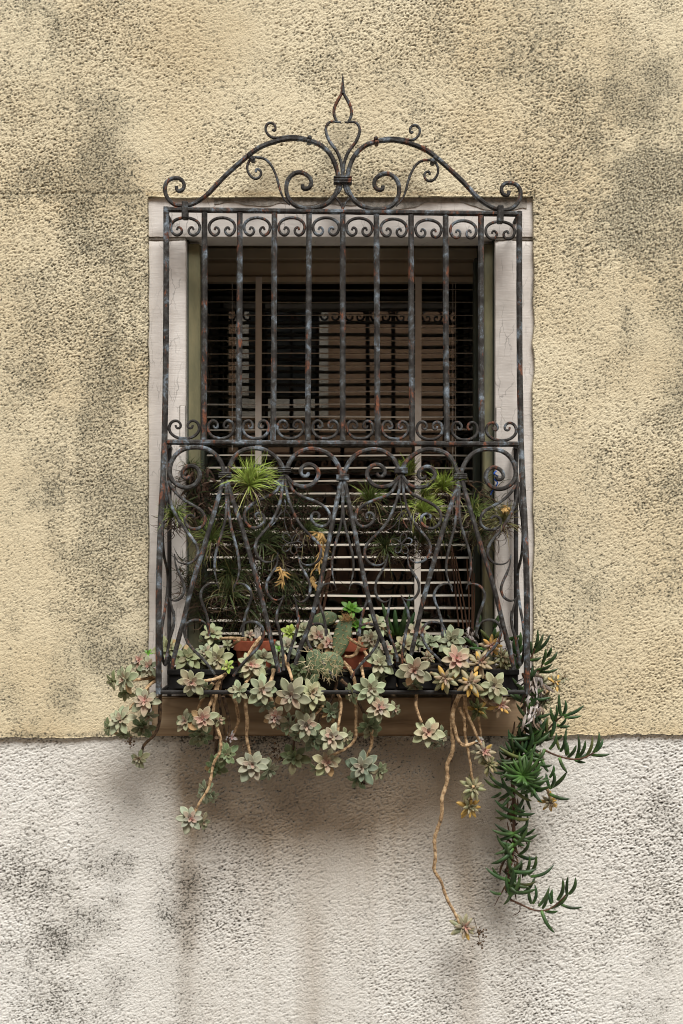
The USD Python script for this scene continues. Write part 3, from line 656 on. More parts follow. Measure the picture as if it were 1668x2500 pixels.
# belly
BIG = 0.0070
both('belly_scroll', 'E', [(590, 380), (578, 315), (532, 232), (460, 178), (370, 164), (280, 178), (212, 228), (174, 310), (178, 388), (217, 442), (290, 472), (358, 453), (397, 400), (393, 342), (350, 307), (302, 315), (268, 352), (276, 392), (308, 398), (322, 378)], BIG, (1, 0.75), 0.75)
both('belly_scroll', 'E', [(604, 385), (625, 325), (650, 265), (705, 202), (800, 172), (882, 178), (960, 220), (1012, 272), (1040, 330), (1050, 380)], BIG, (1, 1), 0.75)
both('belly_scroll', 'E', [(1042, 375), (1022, 410), (985, 447), (920, 466), (860, 452), (806, 405), (792, 348), (830, 308), (882, 316), (915, 352), (905, 392), (870, 395), (862, 372)], BIG * 0.95, (1, 0.75), 0.75)
both('belly_scroll', 'E', [(1058, 380), (1080, 405), (1115, 440), (1182, 464), (1250, 454), (1300, 402), (1308, 350), (1272, 304), (1220, 296), (1182, 322), (1174, 358), (1196, 384), (1224, 380), (1234, 358)], BIG * 0.95, (1, 0.75), 0.75)
both('belly_scroll', 'E', [(1052, 380), (1075, 310), (1112, 242), (1182, 192), (1260, 176), (1340, 192), (1418, 240), (1464, 310), (1484, 370), (1488, 420)], BIG, (1, 1), 0.75)
collar(360 + 1050 / 3.136, 1040 + 338 / 3.136, 33, 14, bands=3)
collar(360 + 597 / 3.136, 1040 + 378 / 3.136, 32, 14, bands=3)
collar(CXP, 1040 + 396 / 3.136, 32, 14, bands=3, mirror=False)
# splayed legs
both('splayed_leg', None, cp('E', [(584, 400), (566, 470), (500, 700), (430, 940), (340, 1230), (265, 1540)]) + cp('G', [(740, 290), (668, 560), (622, 760)]), BIG, (1, 1), 0.8)
both('splayed_leg', None, cp('E', [(606, 400), (630, 490), (700, 700), (760, 900), (830, 1150), (890, 1380), (930, 1560)]) + cp('H', [(418, 560), (478, 790)]), BIG, (1, 1), 0.8)
both('splayed_leg', None, cp('E', [(1486, 410), (1466, 500), (1430, 680), (1380, 930), (1318, 1230), (1228, 1560)]) + cp('H', [(700, 500), (632, 720)]), BIG, (1, 1), 0.8)
TH = 0.0042
# slender pairs under the first and the middle collar, then the waisted curve and the upturned heart below
def slender(cu, hu):
    """cu: collar's u in crop E; hu: heart centre px"""
    sg = (1, -1) if cu < 1400 else (1,)
    for s in sg:
        up = [(-3, 400), (-4, 520), (-7, 700), (-40, 850), (-74, 980), (-82, 1100), (-66, 1190), (-46, 1262)] if cu >= 1400 else None
        if up is None:
            up = [(8, 400), (6, 520), (2, 700), (-38, 850), (-74, 980), (-82, 1100), (-66, 1190), (-50, 1252)] if s == 1 else [(14, 400), (20, 560), (42, 760), (82, 920), (106, 1060), (97, 1160), (68, 1240), (58, 1268)]
        both('slender_bar', 'E', [(cu + a, b) for a, b in up], TH, (1, 0.15), 0.6)
        k = (-1 if s == 1 else 1)
        c2 = cu + 5 if cu < 1400 else cu
        w = [(50, 1248), (66, 1214), (110, 1206), (160, 1228), (193, 1284), (184, 1350), (155, 1430), (136, 1510), (130, 1580), (130, 1610)]
        both('slender_bar', 'E', [(c2 + k * a, b) for a, b in w], TH, (0.15, 1), 0.6)
        hc = 260 + 1125 / 3.92 if cu < 1400 else CXP
        hrt = [(152, 400), (165, 345), (200, 305), (262, 288), (335, 308), (376, 372), (370, 450), (325, 535), (255, 610), (170, 700), (88, 812)]
        sc = 1.0 if cu < 1400 else 0.92
        dy = 0 if cu < 1400 else 9
        both('heart_scroll', None, [(hc + k * a * sc / 3.92, 1440 + dy + (b + (18 if s == -1 else 0)) / 3.92) for a, b in hrt], TH * 1.05, (0.4, 1), 0.6)
slender(597, None); slender(1496, None)
# the tulips under the second collar, the half tulip beside the post
L1 = [(1038, 390), (1030, 500), (1010, 600), (960, 720), (900, 800), (842, 872), (825, 932), (845, 1000), (900, 1040), (958, 1036), (990, 1000), (1000, 958)]
R1_ = [(1058, 390), (1062, 470), (1082, 560), (1122, 670), (1182, 770), (1260, 850), (1318, 920), (1328, 982), (1300, 1040), (1242, 1065), (1190, 1055), (1162, 1012), (1150, 972)]
both('tulip_bar', 'E', L1, TH * 1.1, (1, 0.12), 0.6)
both('tulip_bar', 'E', R1_, TH * 1.1, (1, 0.12), 0.6)
both('tulip_bar', 'E', [(1000, 965), (990, 1060), (950, 1132), (915, 1200), (916, 1270), (958, 1325), (1010, 1330), (1050, 1294)], TH, (0.3, 0.12), 0.6)
both('tulip_bar', 'E', [(1150, 980), (1170, 1060), (1220, 1150), (1246, 1232), (1232, 1308), (1190, 1346), (1150, 1340), (1122, 1304)], TH, (0.3, 0.12), 0.6)
both('tulip_bar', None, cp('E', [(1050, 1296), (1020, 1360), (995, 1430), (990, 1500)]) + cp('H', [(462, 330), (490, 450), (512, 600), (520, 770)]), TH * 1.1, (0.3, 1), 0.6)
both('tulip_bar', None, cp('E', [(1124, 1306), (1140, 1370), (1156, 1460)]) + cp('H', [(664, 250), (652, 360), (618, 480), (580, 590), (560, 690)]), TH * 1.1, (0.3, 1), 0.6)
both('tulip_scroll', 'E', [(1070, 400), (1090, 445), (1122, 500), (1200, 546), (1290, 580), (1368, 632), (1400, 700), (1372, 758), (1310, 766), (1266, 732), (1256, 690), (1285, 662), (1314, 676), (1308, 704)], TH * 1.15, (1, 0.8), 0.6)
both('tulip_scroll', 'E', [(1036, 400), (1016, 445), (984, 500), (906, 546), (816, 590), (752, 650), (746, 716), (790, 774), (850, 774), (894, 734), (890, 692), (855, 668), (824, 682), (830, 705)], TH * 1.15, (1, 0.8), 0.6)
both('half_tulip_bar', 'E', [(150, 420), (158, 490), (182, 600), (240, 720), (320, 830), (374, 910), (386, 980), (350, 1036), (290, 1055), (232, 1036), (208, 975)], TH * 1.1, (1, 0.12), 0.6)
both('half_tulip_bar', 'E', [(206, 980), (222, 1080), (265, 1180), (282, 1260), (250, 1320), (200, 1337), (162, 1312), (146, 1286)], TH, (0.3, 0.12), 0.6)
both('half_tulip_bar', None, cp('E', [(148, 1290), (180, 1360), (203, 1450)]) + cp('G', [(640, 200), (646, 300), (612, 450), (588, 570), (562, 730)]), TH * 1.1, (0.3, 1), 0.6)
both('half_tulip_bar', 'E', [(160, 420), (202, 490), (270, 558), (350, 608), (410, 646), (441, 702), (430, 758), (380, 786), (322, 778), (286, 730), (302, 692), (340, 682), (360, 704)], TH * 1.15, (1, 0.8), 0.6)
# wire flowers
def flower(b, c, pet, stems):
    fl = obj('wire_flower', forged(trace(b, [(c[0] - 8, c[1]), (c[0] + 8, c[1])], push=-0.004), 0.003, amp=0), M['iron'], grille)
    for (u, v) in pet:
        du, dv = u - c[0], v - c[1]
        nu, nv = -dv * 0.42, du * 0.42
        pts = [(c[0], c[1]), (c[0] + du * .55 + nu * .75, c[1] + dv * .55 + nv * .75), (c[0] + du * 1.1 + nu * .7, c[1] + dv * 1.1 + nv * .7), (c[0] + du * 1.3, c[1] + dv * 1.3), (c[0] + du * 1.1 - nu * .7, c[1] + dv * 1.1 - nv * .7), (c[0] + du * .55 - nu * .75, c[1] + dv * .55 - nv * .75), (c[0], c[1])]
        obj('petal', forged(trace(b, pts, push=-0.004, step=0.003), 0.0016, amp=0.05, square=0.3), M['iron'], fl)
    for s in stems:
        obj('stem', forged(trace(b, s, push=-0.003), 0.0015, (1, 0.5), 0.3), M['iron'], fl)
flower('E', (1107, 897), [(1058, 845), (1146, 850), (1170, 912), (1122, 962), (1054, 940)], [[(1050, 560), (1052, 640), (1000, 690), (972, 750)], [(1052, 640), (1050, 730), (1075, 820)], [(1054, 640), (1095, 700), (1112, 770), (1148, 805)], [(1030, 640), (990, 720), (940, 775)]])
flower('F', (532, 903), [(552, 842), (595, 880), (566, 958), (504, 955), (470, 885)], [[(520, 540), (535, 640), (520, 720), (512, 830)], [(545, 660), (550, 730), (580, 780), (622, 830)], [(550, 660), (600, 730), (612, 800)], [(520, 690), (470, 770), (405, 805)]])
# sides of the basket: back posts on the stone and two stretchers a side
for sx in (-1, 1):
    xw = (406 - 834) * (DIST - GR) / FPX if sx < 0 else (1268 - 834) * (DIST - GR) / FPX
    pth = np.array([(xw, -0.012, z) for z in np.linspace(Z0(1085), Z0(1698), 60)])
    obj('back_post', forged(pth, 0.007, square=1.0), M['iron_dark'], grille)
    for py in (520, 1084, 1692):
        d0 = depth(py); z = P(0, py, d0)[2]
        obj('side_stretcher', forged(np.array([(xw, y, z) for y in np.linspace(d0 + 0.006, SF + 0.01, 20)]), 0.006, square=1.0), M['iron'] if py < 1600 else M['iron_dark'], grille)
    # a side scroll in the basket's flank
    sp = []
    for (v, w) in ((1120, 0.0), (1200, 0.35), (1290, 0.8), (1360, 0.55), (1400, 0.15), (1470, 0.3), (1540, 0.75), (1600, 0.7), (1625, 0.35), (1600, 0.12)):
        z = P(0, v, -0.12)[2]; y = -0.02 + (depth(v) + 0.03) * w
        sp.append((xw, y, z))
    obj('side_scroll', forged(spline(sp, 0.005), 0.0045, square=0.6), M['iron'], grille)
for y in (-0.05, 0.01):
    obj('floor_bar', forged(np.array([(x, y - 0.02, P(0, 1694, -0.19)[2] - 0.004) for x in np.linspace(-0.52, 0.53, 40)]), 0.005, square=1.0), M['iron_dark'], grille)

# ------------------------------------------------------------------ trough, pots, soil
ztray = P(0, 1690, -0.19)[2] + 0.006
def trough(px0, px1, y0, y1, label):
    x0, x1 = (px0 - 834) * (DIST + y0) / FPX, (px1 - 834) * (DIST + y0) / FPX
    z1 = P(0, 1636, y0)[2]
    t = thing('plant_trough', label, 'planter', ((x0 + x1) / 2, (y0 + y1) / 2, ztray))
    w = 0.006
    obj('trough_body', join([box(x0, x1, y0, y0 + w, ztray, z1, 0.002), box(x0, x1, y1 - w, y1, ztray, z1, 0.002), box(x0, x0 + w, y0 + w + .001, y1 - w - .001, ztray, z1, 0.002), box(x1 - w, x1, y0 + w + .001, y1 - w - .001, ztray, z1, 0.002), box(x0 + w, x1 - w, y0 + w, y1 - w, ztray, ztray + w)]), M['trough'], t)
    obj('rim', join([box(x0 - .004, x1 + .004, y0 - .006, y0 - .0005, z1 - 0.014, z1 + .002, 0.002)]), M['trough'], t)
    n = 30
    gx, gy = np.meshgrid(np.linspace(x0 + w, x1 - w, n * 2), np.linspace(y0 + w, y1 - w, 8))
    gz = z1 - 0.012 + 0.015 * meshkit.fbm(np.stack([gx * 25, gy * 25, gx * 0], -1), 3, 4)
    i = (np.arange(7)[:, None] * (n * 2) + np.arange(n * 2 - 1)[None]).ravel()
    obj('soil', (np.stack([gx, gy, gz], -1).reshape(-1, 3), np.vstack([np.stack([i, i + 1, i + n * 2 + 1], 1), np.stack([i, i + n * 2 + 1, i + n * 2], 1)])), M['soil'], t)
trough(412, 700, -0.160, 0.07, 'black plant trough at the left end of the iron basket, roots spilling over')
trough(706, 968, -0.160, 0.07, 'black plant trough in the middle of the iron basket under the cactus')
trough(974, 1264, -0.160, 0.07, 'black plant trough at the right end of the iron basket by dry stalks')

def pot(px, pytop, y, rpx, h, label):
    c = P(px, pytop, y); s = (DIST + y) / FPX; r = rpx * s
    prof = np.array([(0.0, 0), (0.70 * r, 0), (0.72 * r, 0.003), (0.88 * r, h * 0.70), (0.89 * r, h * 0.71), (1.0 * r, h * 0.715), (1.01 * r, h * 0.73), (1.02 * r, h * 0.985), (1.0 * r, h), (0.92 * r, h), (0.90 * r, h * 0.97), (0.86 * r, h * 0.72), (0.84 * r, h * 0.90)][:12])
    m = trimesh.creation.revolve(prof, sections=40); m.apply_translation((c[0], c[1], c[2] - h))
    t = thing('terracotta_pot', label, 'flower pot', (c[0], c[1], c[2] - h))
    obj('pot_body', m, M['terracotta'], t)
    d = trimesh.creation.cylinder(radius=0.885 * r, height=0.01, sections=32); d.apply_translation((c[0], c[1], c[2] - 0.018))
    obj('soil', d, M['soil'], t)
    return c
pot(622, 1562, -0.015, 52, 0.105, 'terracotta pot with wide rim, behind the heart scroll left of centre')
pot(868, 1562, -0.02, 50, 0.11, 'terracotta pot half hidden behind the tall cactus pad')

# ------------------------------------------------------------------ plants
def frame_of(nrm, roll=0.0):
    n = np.asarray(nrm, float); n /= np.linalg.norm(n)
    u = np.cross([0, 0, 1.0], n)
    if np.linalg.norm(u) < 1e-3: u = np.array([1.0, 0, 0])
    u /= np.linalg.norm(u); v = np.cross(n, u)
    c, s = math.cos(roll), math.sin(roll)
    return c * u + s * v, -s * u + c * v, n

S_ = np.array([0.0, 0.16, 0.36, 0.56, 0.74, 0.88, 0.96, 1.0])
def leaf_mesh(L, W, T, cup, curl, base=0.35, shape='spoon'):
    """a fleshy leaf along +x, upper side +z: closed skin of 8 rings x 8 points; returns (V, F, along 0..1, edge 0..1)"""
    if shape == 'spoon':
        w = np.array([0.36, 0.52, 0.84, 1.0, 0.90, 0.55, 0.22, 0.01]); t = np.array([0.9, 1.0, 1.0, 0.95, 0.8, 0.55, 0.3, 0.05])
    elif shape == 'finger':
        w = np.array([0.70, 0.85, 0.97, 1.0, 0.92, 0.72, 0.46, 0.04]); t = w
    else:
        w = np.array([0.55, 0.74, 0.95, 1.0, 0.86, 0.56, 0.28, 0.03]); t = w
    k = 8
    a = np.arange(k) / k * 2 * math.pi
    V, al, ed = [], [], []
    for s, ww, tt in zip(S_, w, t):
        y = np.cos(a) * W * ww / 2; z = np.sin(a) * T * tt / 2
        z = z + cup * (y / (W / 2 + 1e-9)) ** 2 * W * 0.22 + curl * L * s * s
        V.append(np.stack([np.full(k, s * L), y, z], 1)); al.append(np.full(k, s)); ed.append(np.abs(np.cos(a)))
    V = np.vstack(V); n = len(S_)
    i = np.arange(n - 1)[:, None] * k; j = np.arange(k)[None]; j2 = (j + 1) % k
    q = np.stack([i + j, i + k + j, i + k + j2, i + j2], -1).reshape(-1, 4)
    F = np.vstack([q[:, [0, 1, 2]], q[:, [0, 2, 3]], np.array([(0, c, c + 1) for c in range(1, k - 1)]), np.array([((n - 1) * k, (n - 1) * k + c + 1, (n - 1) * k + c) for c in range(1, k - 1)])])
    F = F[:, ::-1]
    return V, F, np.concatenate(al), np.concatenate(ed)

GRN = np.array([0.275, 0.325, 0.185]); GRND = np.array([0.12, 0.17, 0.085]); CRM = np.array([0.55, 0.53, 0.33]); PNK = np.array([0.50, 0.235, 0.21]); MAU = np.array([0.27, 0.175, 0.175]); YEL = np.array([0.60, 0.36, 0.07]); LIM = np.array([0.30, 0.42, 0.06]); GRY = np.array([0.33, 0.34, 0.33])

def rosette(parent, c, nrm, r, pink, kind, r_, green=GRN, n=None, oranges=0.0):
    """leaves of one rosette as parts of the plant"""
    U, Vv, N = frame_of(nrm, r_.uniform(0, 6.28))
    age = r_.uniform(.88, 1.1) * np.array([r_.uniform(.93, 1.08), 1, r_.uniform(.85, 1.12)])
    thick = kind == 'thick'
    n = n or (21 if thick else int(r_.integers(15, 19)))
    for i in range(n):
        t = i / (n - 1)                                     # 0 outer .. 1 heart
        az = i * 2.39996 + r_.normal(0, 0.10)
        el = (-0.20 + 1.0 * t ** 1.1 + 0.30 * t ** 6 + r_.normal(0, 0.09)) if not thick else (-0.45 + 1.45 * t + r_.normal(0, 0.10))
        L = r * (1.0 - 0.66 * t ** 1.25) * r_.uniform(0.90, 1.08)
        if thick: W, T, cup, curl = L * 0.33, L * 0.24, 0.1, 0.05 + 0.05 * r_.random()
        else: W, T, cup, curl = L * r_.uniform(0.46, 0.55), L * 0.11, 1.2, r_.uniform(0.0, 0.10)
        v, f, al, ed = leaf_mesh(L, W, T, cup, curl, shape='plump' if thick else 'spoon')
        ce, se = math.cos(el), math.sin(el)
        x = v[:, 0] * ce - v[:, 2] * se; z = v[:, 0] * se + v[:, 2] * ce
        ca, sa = math.cos(az), math.sin(az)
        lx, ly = x * ca - v[:, 1] * sa, x * sa + v[:, 1] * ca
        w = c + lx[:, None] * U + ly[:, None] * Vv + (z + r * 0.16 * t - r * 0.02)[:, None] * N
        # leaf colour: glaucous green, paler rim, blushed and darkened towards the heart
        b = green * r_.uniform(0.86, 1.14) * age * (1.08 - 0.25 * t)
        pk = np.clip(pink * (0.2 + 1.5 * t) + r_.normal(0, 0.12), 0, 0.95)
        tgt = PNK if r_.random() < 0.7 else MAU
        blush = np.clip(pk * (1.15 - 0.75 * al), 0, 1)[:, None]
        col = b[None] * (1 - blush) + tgt[None] * blush
        rim = (np.clip((ed - 0.86) / 0.14, 0, 1) * 0.55 * np.clip(al * 1.6, 0, 1))[:, None]
        col = col * (1 - rim) + CRM[None] * rim
        if thick:
            tipc = (np.clip(al - 0.55, 0, 1) * 1.0)[:, None]
            if r_.random() < oranges * (1.1 - 0.9 * t):
                kk = np.clip(0.35 + 0.6 * al, 0, 1)[:, None]; col = col * (1 - kk) + YEL[None] * kk * r_.uniform(0.75, 1.05)
            else:
                col = col * (1 - 0.4 * tipc) + (0.5 * YEL + 0.5 * PNK)[None] * 0.4 * tipc
        elif t < 0.22 and r_.random() < 0.07: col = col * 0.35 + np.array([0.50, 0.28, 0.12])[None] * 0.65
        obj('leaf', (w, f), M['succulent' if not thick else 'fleshy'], parent, cols=col)

def stem_mesh(pix, y0, y1, rad, seed, bumpy=0.22):
    pts = np.array([P(px, py, y0 + (y1 - y0) * k / max(1, len(pix) - 1)) for k, (px, py) in enumerate(pix)])
    sp = spline(pts, 0.004)
    sp = sp + 0.0025 * (meshkit.fbm(sp * 28, 2, seed)[:, None] - 0.5) * np.array([1, 0.8, 0.4])
    tt = np.linspace(0, 1, len(sp)); rr = rad * (1.12 - 0.36 * tt) * wob(sp, bumpy, 120, seed + 3) * (1 + 0.16 * np.maximum(0, np.sin(tt * len(sp) * 0.9 + 2 * np.sin(tt * 9))) ** 6)
    return sweep(sp, rr, k=8)

# (px, py, radius px, depth, (tilt right, tilt up), blush, kind, stem pixels or None, label)
SUC = [
 (308, 1659, 38, -.17, (-.9, .1), .25, 'g', [(384, 1652), (350, 1658), (324, 1661)], 'grey-green succulent rosette reaching furthest left on a bare tan stem'),
 (356, 1712, 37, -.19, (-.1, .1), .55, 'g', [(384, 1660), (366, 1672), (352, 1690)], 'pink-hearted succulent rosette just left of the post foot, above two others'),
 (296, 1759, 37, -.17, (-.4, .2), .3, 'g', [(362, 1680), (330, 1715), (300, 1745)], 'blue-green succulent rosette lowest of the left corner cluster, a withered flower below'),
 (350, 1774, 34, -.11, (.1, -.3), .15, 'd', [(380, 1690), (362, 1740)], 'shaded succulent rosette tucked beneath the pink-hearted one in the left corner'),
 (342, 1613, 24, -.13, (-.7, .3), .8, 'g', None, 'small dusky pink succulent rosette highest outside the left post'),
 (364, 1628, 29, -.16, (-.5, .2), .5, 'g', [(396, 1640), (370, 1632)], 'half-turned pinkish rosette touching the left post from outside'),
 (409, 1584, 38, -.10, (.2, .7), .1, 'g', None, 'tall pale rosette behind the left post, cut by the curved bar'),
 (459, 1607, 38, -.13, (.1, .4), .1, 'g', None, 'full green rosette between the first leg and left heart scroll'),
 (469, 1667, 38, -.225, (0, .1), .5, 'g', [(552, 1646), (528, 1657), (492, 1663)], 'star-like pale rosette in front of trough with magenta centre, left end'),
 (518, 1549, 32, -.06, (-.1, .6), .2, 'g', [(600, 1560), (560, 1558), (525, 1560)], 'upright rosette highest inside the left heart scroll'),
 (503, 1594, 28, -.09, (-.3, .4), .35, 'g', None, 'small rosette below the upright one inside the left heart scroll'),
 (532, 1611, 42, -.12, (.15, .3), .3, 'g', None, 'large rosette filling the middle of the left heart scroll'),
 (557, 1627, 18, -.185, (.1, .3), .2, 'l', None, 'tiny lime green rosette with red leaf tips at the left heart point'),
 (556, 1574, 16, -.04, (.2, .5), .0, 'g', [(584, 1562), (562, 1580)], 'small grey-green rosette left of the terracotta pot'),
 (610, 1550, 17, -.02, (.1, .7), .75, 'g', None, 'wilted brownish rosette growing in the left terracotta pot'),
 (613, 1627, 36, -.19, (0, .3), .6, 'g', None, 'dusky pink rosette in front of the left terracotta pot'),
 (645, 1608, 31, -.15, (.3, .5), .25, 'g', None, 'pale rosette leaning right under the rim of the left terracotta pot'),
 (587, 1688, 30, -.215, (-.2, .1), .15, 'g', [(620, 1640), (600, 1668)], 'narrow green rosette left half of the touching pair under the left pot'),
 (638, 1685, 41, -.23, (.05, .1), .4, 'g', [(668, 1634), (660, 1665), (648, 1680)], 'broad rosette right half of the touching pair under the left pot'),
 (456, 1762, 33, -.17, (-.7, .1), .45, 'g', [(520, 1668), (498, 1700), (478, 1745)], 'slim lavender rosette turned left against the stained sill'),
 (497, 1756, 34, -.20, (.1, .1), .9, 'g', [(545, 1652), (528, 1677), (518, 1708), (504, 1738)], 'pinkest lavender rosette before the sill at the left'),
 (490, 1795, 33, -.14, (.2, -.5), .1, 'd', [(510, 1720), (500, 1770)], 'dark rosette hanging upside down under the lavender pair'),
 (565, 1800, 16, -.15, (0, .1), .5, 's', [(548, 1690), (566, 1697), (580, 1736), (582, 1761), (570, 1792)], 'tiny silver-grey rosette on a looped brown stem below sill'),
 (713, 1699, 47, -.235, (0, .05), .4, 'g', [(694, 1600), (704, 1629), (714, 1662)], 'largest rosette in front of the middle trough, left of the cactus'),
 (760, 1694, 40, -.21, (.2, .1), .25, 'g', [(770, 1640), (766, 1675)], 'rosette overlapping the largest one from right, under the cactus'),
 (672, 1751, 28, -.19, (-.1, 0), .95, 'g', [(655, 1690), (664, 1712), (672, 1735)], 'small dusky rose rosette alone on the sill left of centre'),
 (746, 1771, 38, -.21, (-.05, .15), .45, 'g', [(790, 1722), (770, 1745), (752, 1762)], 'green rosette with one pink lower leaf, below the overlapping pair'),
 (766, 1803, 36, -.16, (.1, -.1), .05, 'd', [(785, 1740), (775, 1780)], 'deep green rosette half hidden beneath the one with pink lower leaf'),
 (806, 1738, 30, -.16, (.3, -.1), .05, 'd', [(827, 1624), (823, 1659), (813, 1700), (800, 1724)], 'shaded rosette at the cut end of the thick mottled stem'),
 (812, 1801, 36, -.20, (0, .1), .5, 'g', [(820, 1685), (833, 1716), (830, 1746), (826, 1784)], 'pale rosette with brown-tipped leaf, hanging by the bottom edge of the sill centre'),
 (710, 1546, 25, -.05, (.1, .5), 0., 'l', None, 'bright yellow-green rosette behind the middle tulip bars'),
 (700, 1580, 30, -.10, (-.1, .5), .3, 'g', None, 'rosette just below the bright yellow-green one'),
 (741, 1540, 27, -.06, (.3, .6), .1, 'g', None, 'pale rosette cut by the central splayed leg, left of the cactus'),
 (779, 1556, 32, -.13, (-.1, .3), .75, 'g', None, 'pink-centred rosette inside the middle heart scroll, left of the tall pad'),
 (803, 1572, 28, -.15, (.1, .2), .95, 'g', None, 'coral rosette with orange underside touching the tall cactus pad'),
 (736, 1634, 31, -.17, (-.4, .1), .05, 'd', None, 'blue-green rosette peeping out left of the round cactus pad'),
 (907, 1561, 29, -.13, (-.1, .3), .35, 'g', [(846, 1554), (880, 1576), (900, 1580)], 'rosette inside the right lobe of the middle heart scroll'),
 (918, 1524, 33, -.05, (.1, .7), .2, 'g', None, 'tall pale rosette behind the top of the middle heart scroll, right side'),
 (926, 1622, 41, -.19, (0, .2), .2, 'g', [(890, 1590), (905, 1612)], 'topmost of the three stacked rosettes right of the right pot'),
 (904, 1683, 42, -.225, (.05, .1), .25, 'g', [(880, 1620), (890, 1660)], 'middle of the three stacked rosettes, broad and pale'),
 (926, 1729, 37, -.225, (.1, .05), .7, 'g', [(915, 1700), (922, 1715)], 'lowest of the three stacked rosettes, with mauve heart leaves'),
 (902, 1773, 36, -.17, (-.1, 0), .1, 'd', [(832, 1660), (851, 1677), (876, 1716), (894, 1752)], 'dark green rosette below the three stacked ones, on the sill edge'),
 (719, 1850, 38, -.13, (0, .1), .05, 'd', [(716, 1750), (718, 1800), (716, 1836)], 'dark green rosette in shade on the white wall, left of centre'),
 (798, 1862, 37, -.17, (-.05, .1), .55, 'g', [(839, 1616), (858, 1639), (867, 1670), (869, 1721), (869, 1772), (864, 1810), (825, 1838), (798, 1850)], 'rosette at the end of the long hooked mottled stem'),
 (886, 1873, 43, -.17, (0, .1), .2, 'b', [(908, 1780), (906, 1820), (892, 1855)], 'lowest and largest green rosette at centre of white wall'),
 (1045, 1791, 42, -.21, (.1, .1), .6, 'g', [(1016, 1660), (1018, 1690), (1016, 1721), (1030, 1764)], 'single pale rosette dangling on its own tan stem right of centre'),
 (553, 1843, 32, -.15, (.1, .1), .1, 'd', [(545, 1700), (560, 1768), (556, 1820)], 'green rosette on the white wall right of the long left stem'),
 (526, 1872, 29, -.11, (-.2, -.2), .05, 'd', [(530, 1800), (526, 1850)], 'shaded rosette behind the bend of the long left stem'),
 (617, 1869, 42, -.17, (0, .15), .3, 'b', [(601, 1704), (601, 1736), (604, 1768), (602, 1793), (611, 1842)], 'wide grey-green rosette with dry flower stalks hanging below the left pot'),
 (503, 1930, 29, -.13, (-.8, 0), .2, 'b', [(514, 1900), (506, 1922)], 'side-facing rosette halfway down the long left stem'),
 (464, 2000, 34, -.185, (-.05, .1), .5, 'b', [(537, 1660), (527, 1700), (521, 1745), (531, 1777), (539, 1809), (537, 1838), (524, 1860), (516, 1895), (508, 1927), (492, 1952), (476, 1982)], 'lowest left rosette, at the tip of the long knobbly stem'),
 (341, 1853, 27, -.12, (-.3, -.3), .35, 'b', [(392, 1690), (390, 1745), (378, 1793), (352, 1819), (346, 1845)], 'drooping rosette below the left corner cluster, on a dark rooty stem'),
 (1013, 1636, 43, -.225, (0, .1), .55, 'g', [(975, 1600), (995, 1618)], 'cream-edged rosette at the top of a single hanging tan stem, right of centre'),
 (939, 1584, 25, -.12, (.1, .3), .85, 'g', None, 'small pink rosette between two iron legs right of middle heart'),
 (988, 1577, 32, -.13, (-.1, .3), .4, 'g', None, 'pale rosette left of the right centre leg foot'),
 (1020, 1544, 36, -.06, (.1, .6), .5, 'g', None, 'tall rosette behind the right centre leg, pink inside'),
 (1102, 1564, 40, -.09, (.1, .5), .1, 'g', None, 'big grey-green rosette in the middle of the right heart scroll'),
 (1051, 1570, 29, -.11, (-.1, .4), .05, 'g', None, 'green rosette behind the left lobe of the right heart scroll'),
 (1046, 1606, 22, -.17, (.1, .2), .3, 't', None, 'small plump-leaved rosette in front of the right heart scroll foot'),
 (1113, 1611, 41, -.20, (0, .2), .85, 'g', None, 'rosette with rose-pink heart leaf low in the right heart scroll'),
 (1087, 1657, 36, -.22, (-.05, .1), .35, 't', [(1052, 1644), (1075, 1650)], 'plump-leaved grey rosette at the rim of the right trough'),
 (1171, 1619, 36, -.19, (.1, .2), .3, 'o', None, 'plump rosette with many orange leaves under the right heart scroll'),
 (1148, 1668, 36, -.23, (.1, .1), .3, 'o', [(1160, 1640), (1152, 1655)], 'plump rosette with yellow and orange tips before the right trough'),
 (1207, 1676, 39, -.22, (.1, .1), .35, 'g', [(1180, 1650), (1200, 1665)], 'pale spoon-leaved rosette rightmost before the trough'),
 (1222, 1723, 29, -.20, (.1, .1), .75, 'o', [(1163, 1687), (1184, 1710), (1210, 1724)], 'small pink and yellow rosette on sill at the right'),
 (1166, 1733, 32, -.13, (.1, -.2), .0, 'td', [(1150, 1690), (1160, 1720)], 'dark olive rosette with yellow tips in shade on the sill'),
 (1199, 1577, 29, -.17, (.1, .2), .95, 'o', None, 'salmon pink plump rosette with orange leaf, highest at the right'),
 (1226, 1603, 27, -.16, (.2, .3), .1, 't', None, 'plump green rosette left of the last splayed leg'),
 (1232, 1622, 24, -.14, (.3, .1), .05, 't', None, 'plump green rosette low behind the last splayed leg foot'),
 (1181, 1836, 31, -.18, (0, .2), .7, 't', [(1133, 1695), (1141, 1741), (1161, 1787), (1178, 1824)], 'pink-tipped plump rosette on white wall, top of hanging pair'),
 (1192, 1866, 31, -.16, (.1, 0), .1, 't', [(1180, 1840), (1188, 1856)], 'blue-green plump rosette directly beneath the pink-tipped one'),
 (1155, 1924, 33, -.16, (-.05, .15), .1, 't', [(1136, 1700), (1135, 1780), (1146, 1850), (1155, 1910)], 'yellow-green plump rosette second from bottom of the short hanging stems'),
 (1147, 1970, 32, -.14, (0, -.1), .0, 'o', [(1156, 1920), (1150, 1955)], 'dark plump rosette with one orange leaf ending the short hanging stems'),
 (1343, 1958, 25, -.09, (.2, -.2), .2, 'o', [(1336, 1925), (1342, 1945)], 'small rosette with orange tips on wall beside the dark green trailing plant'),
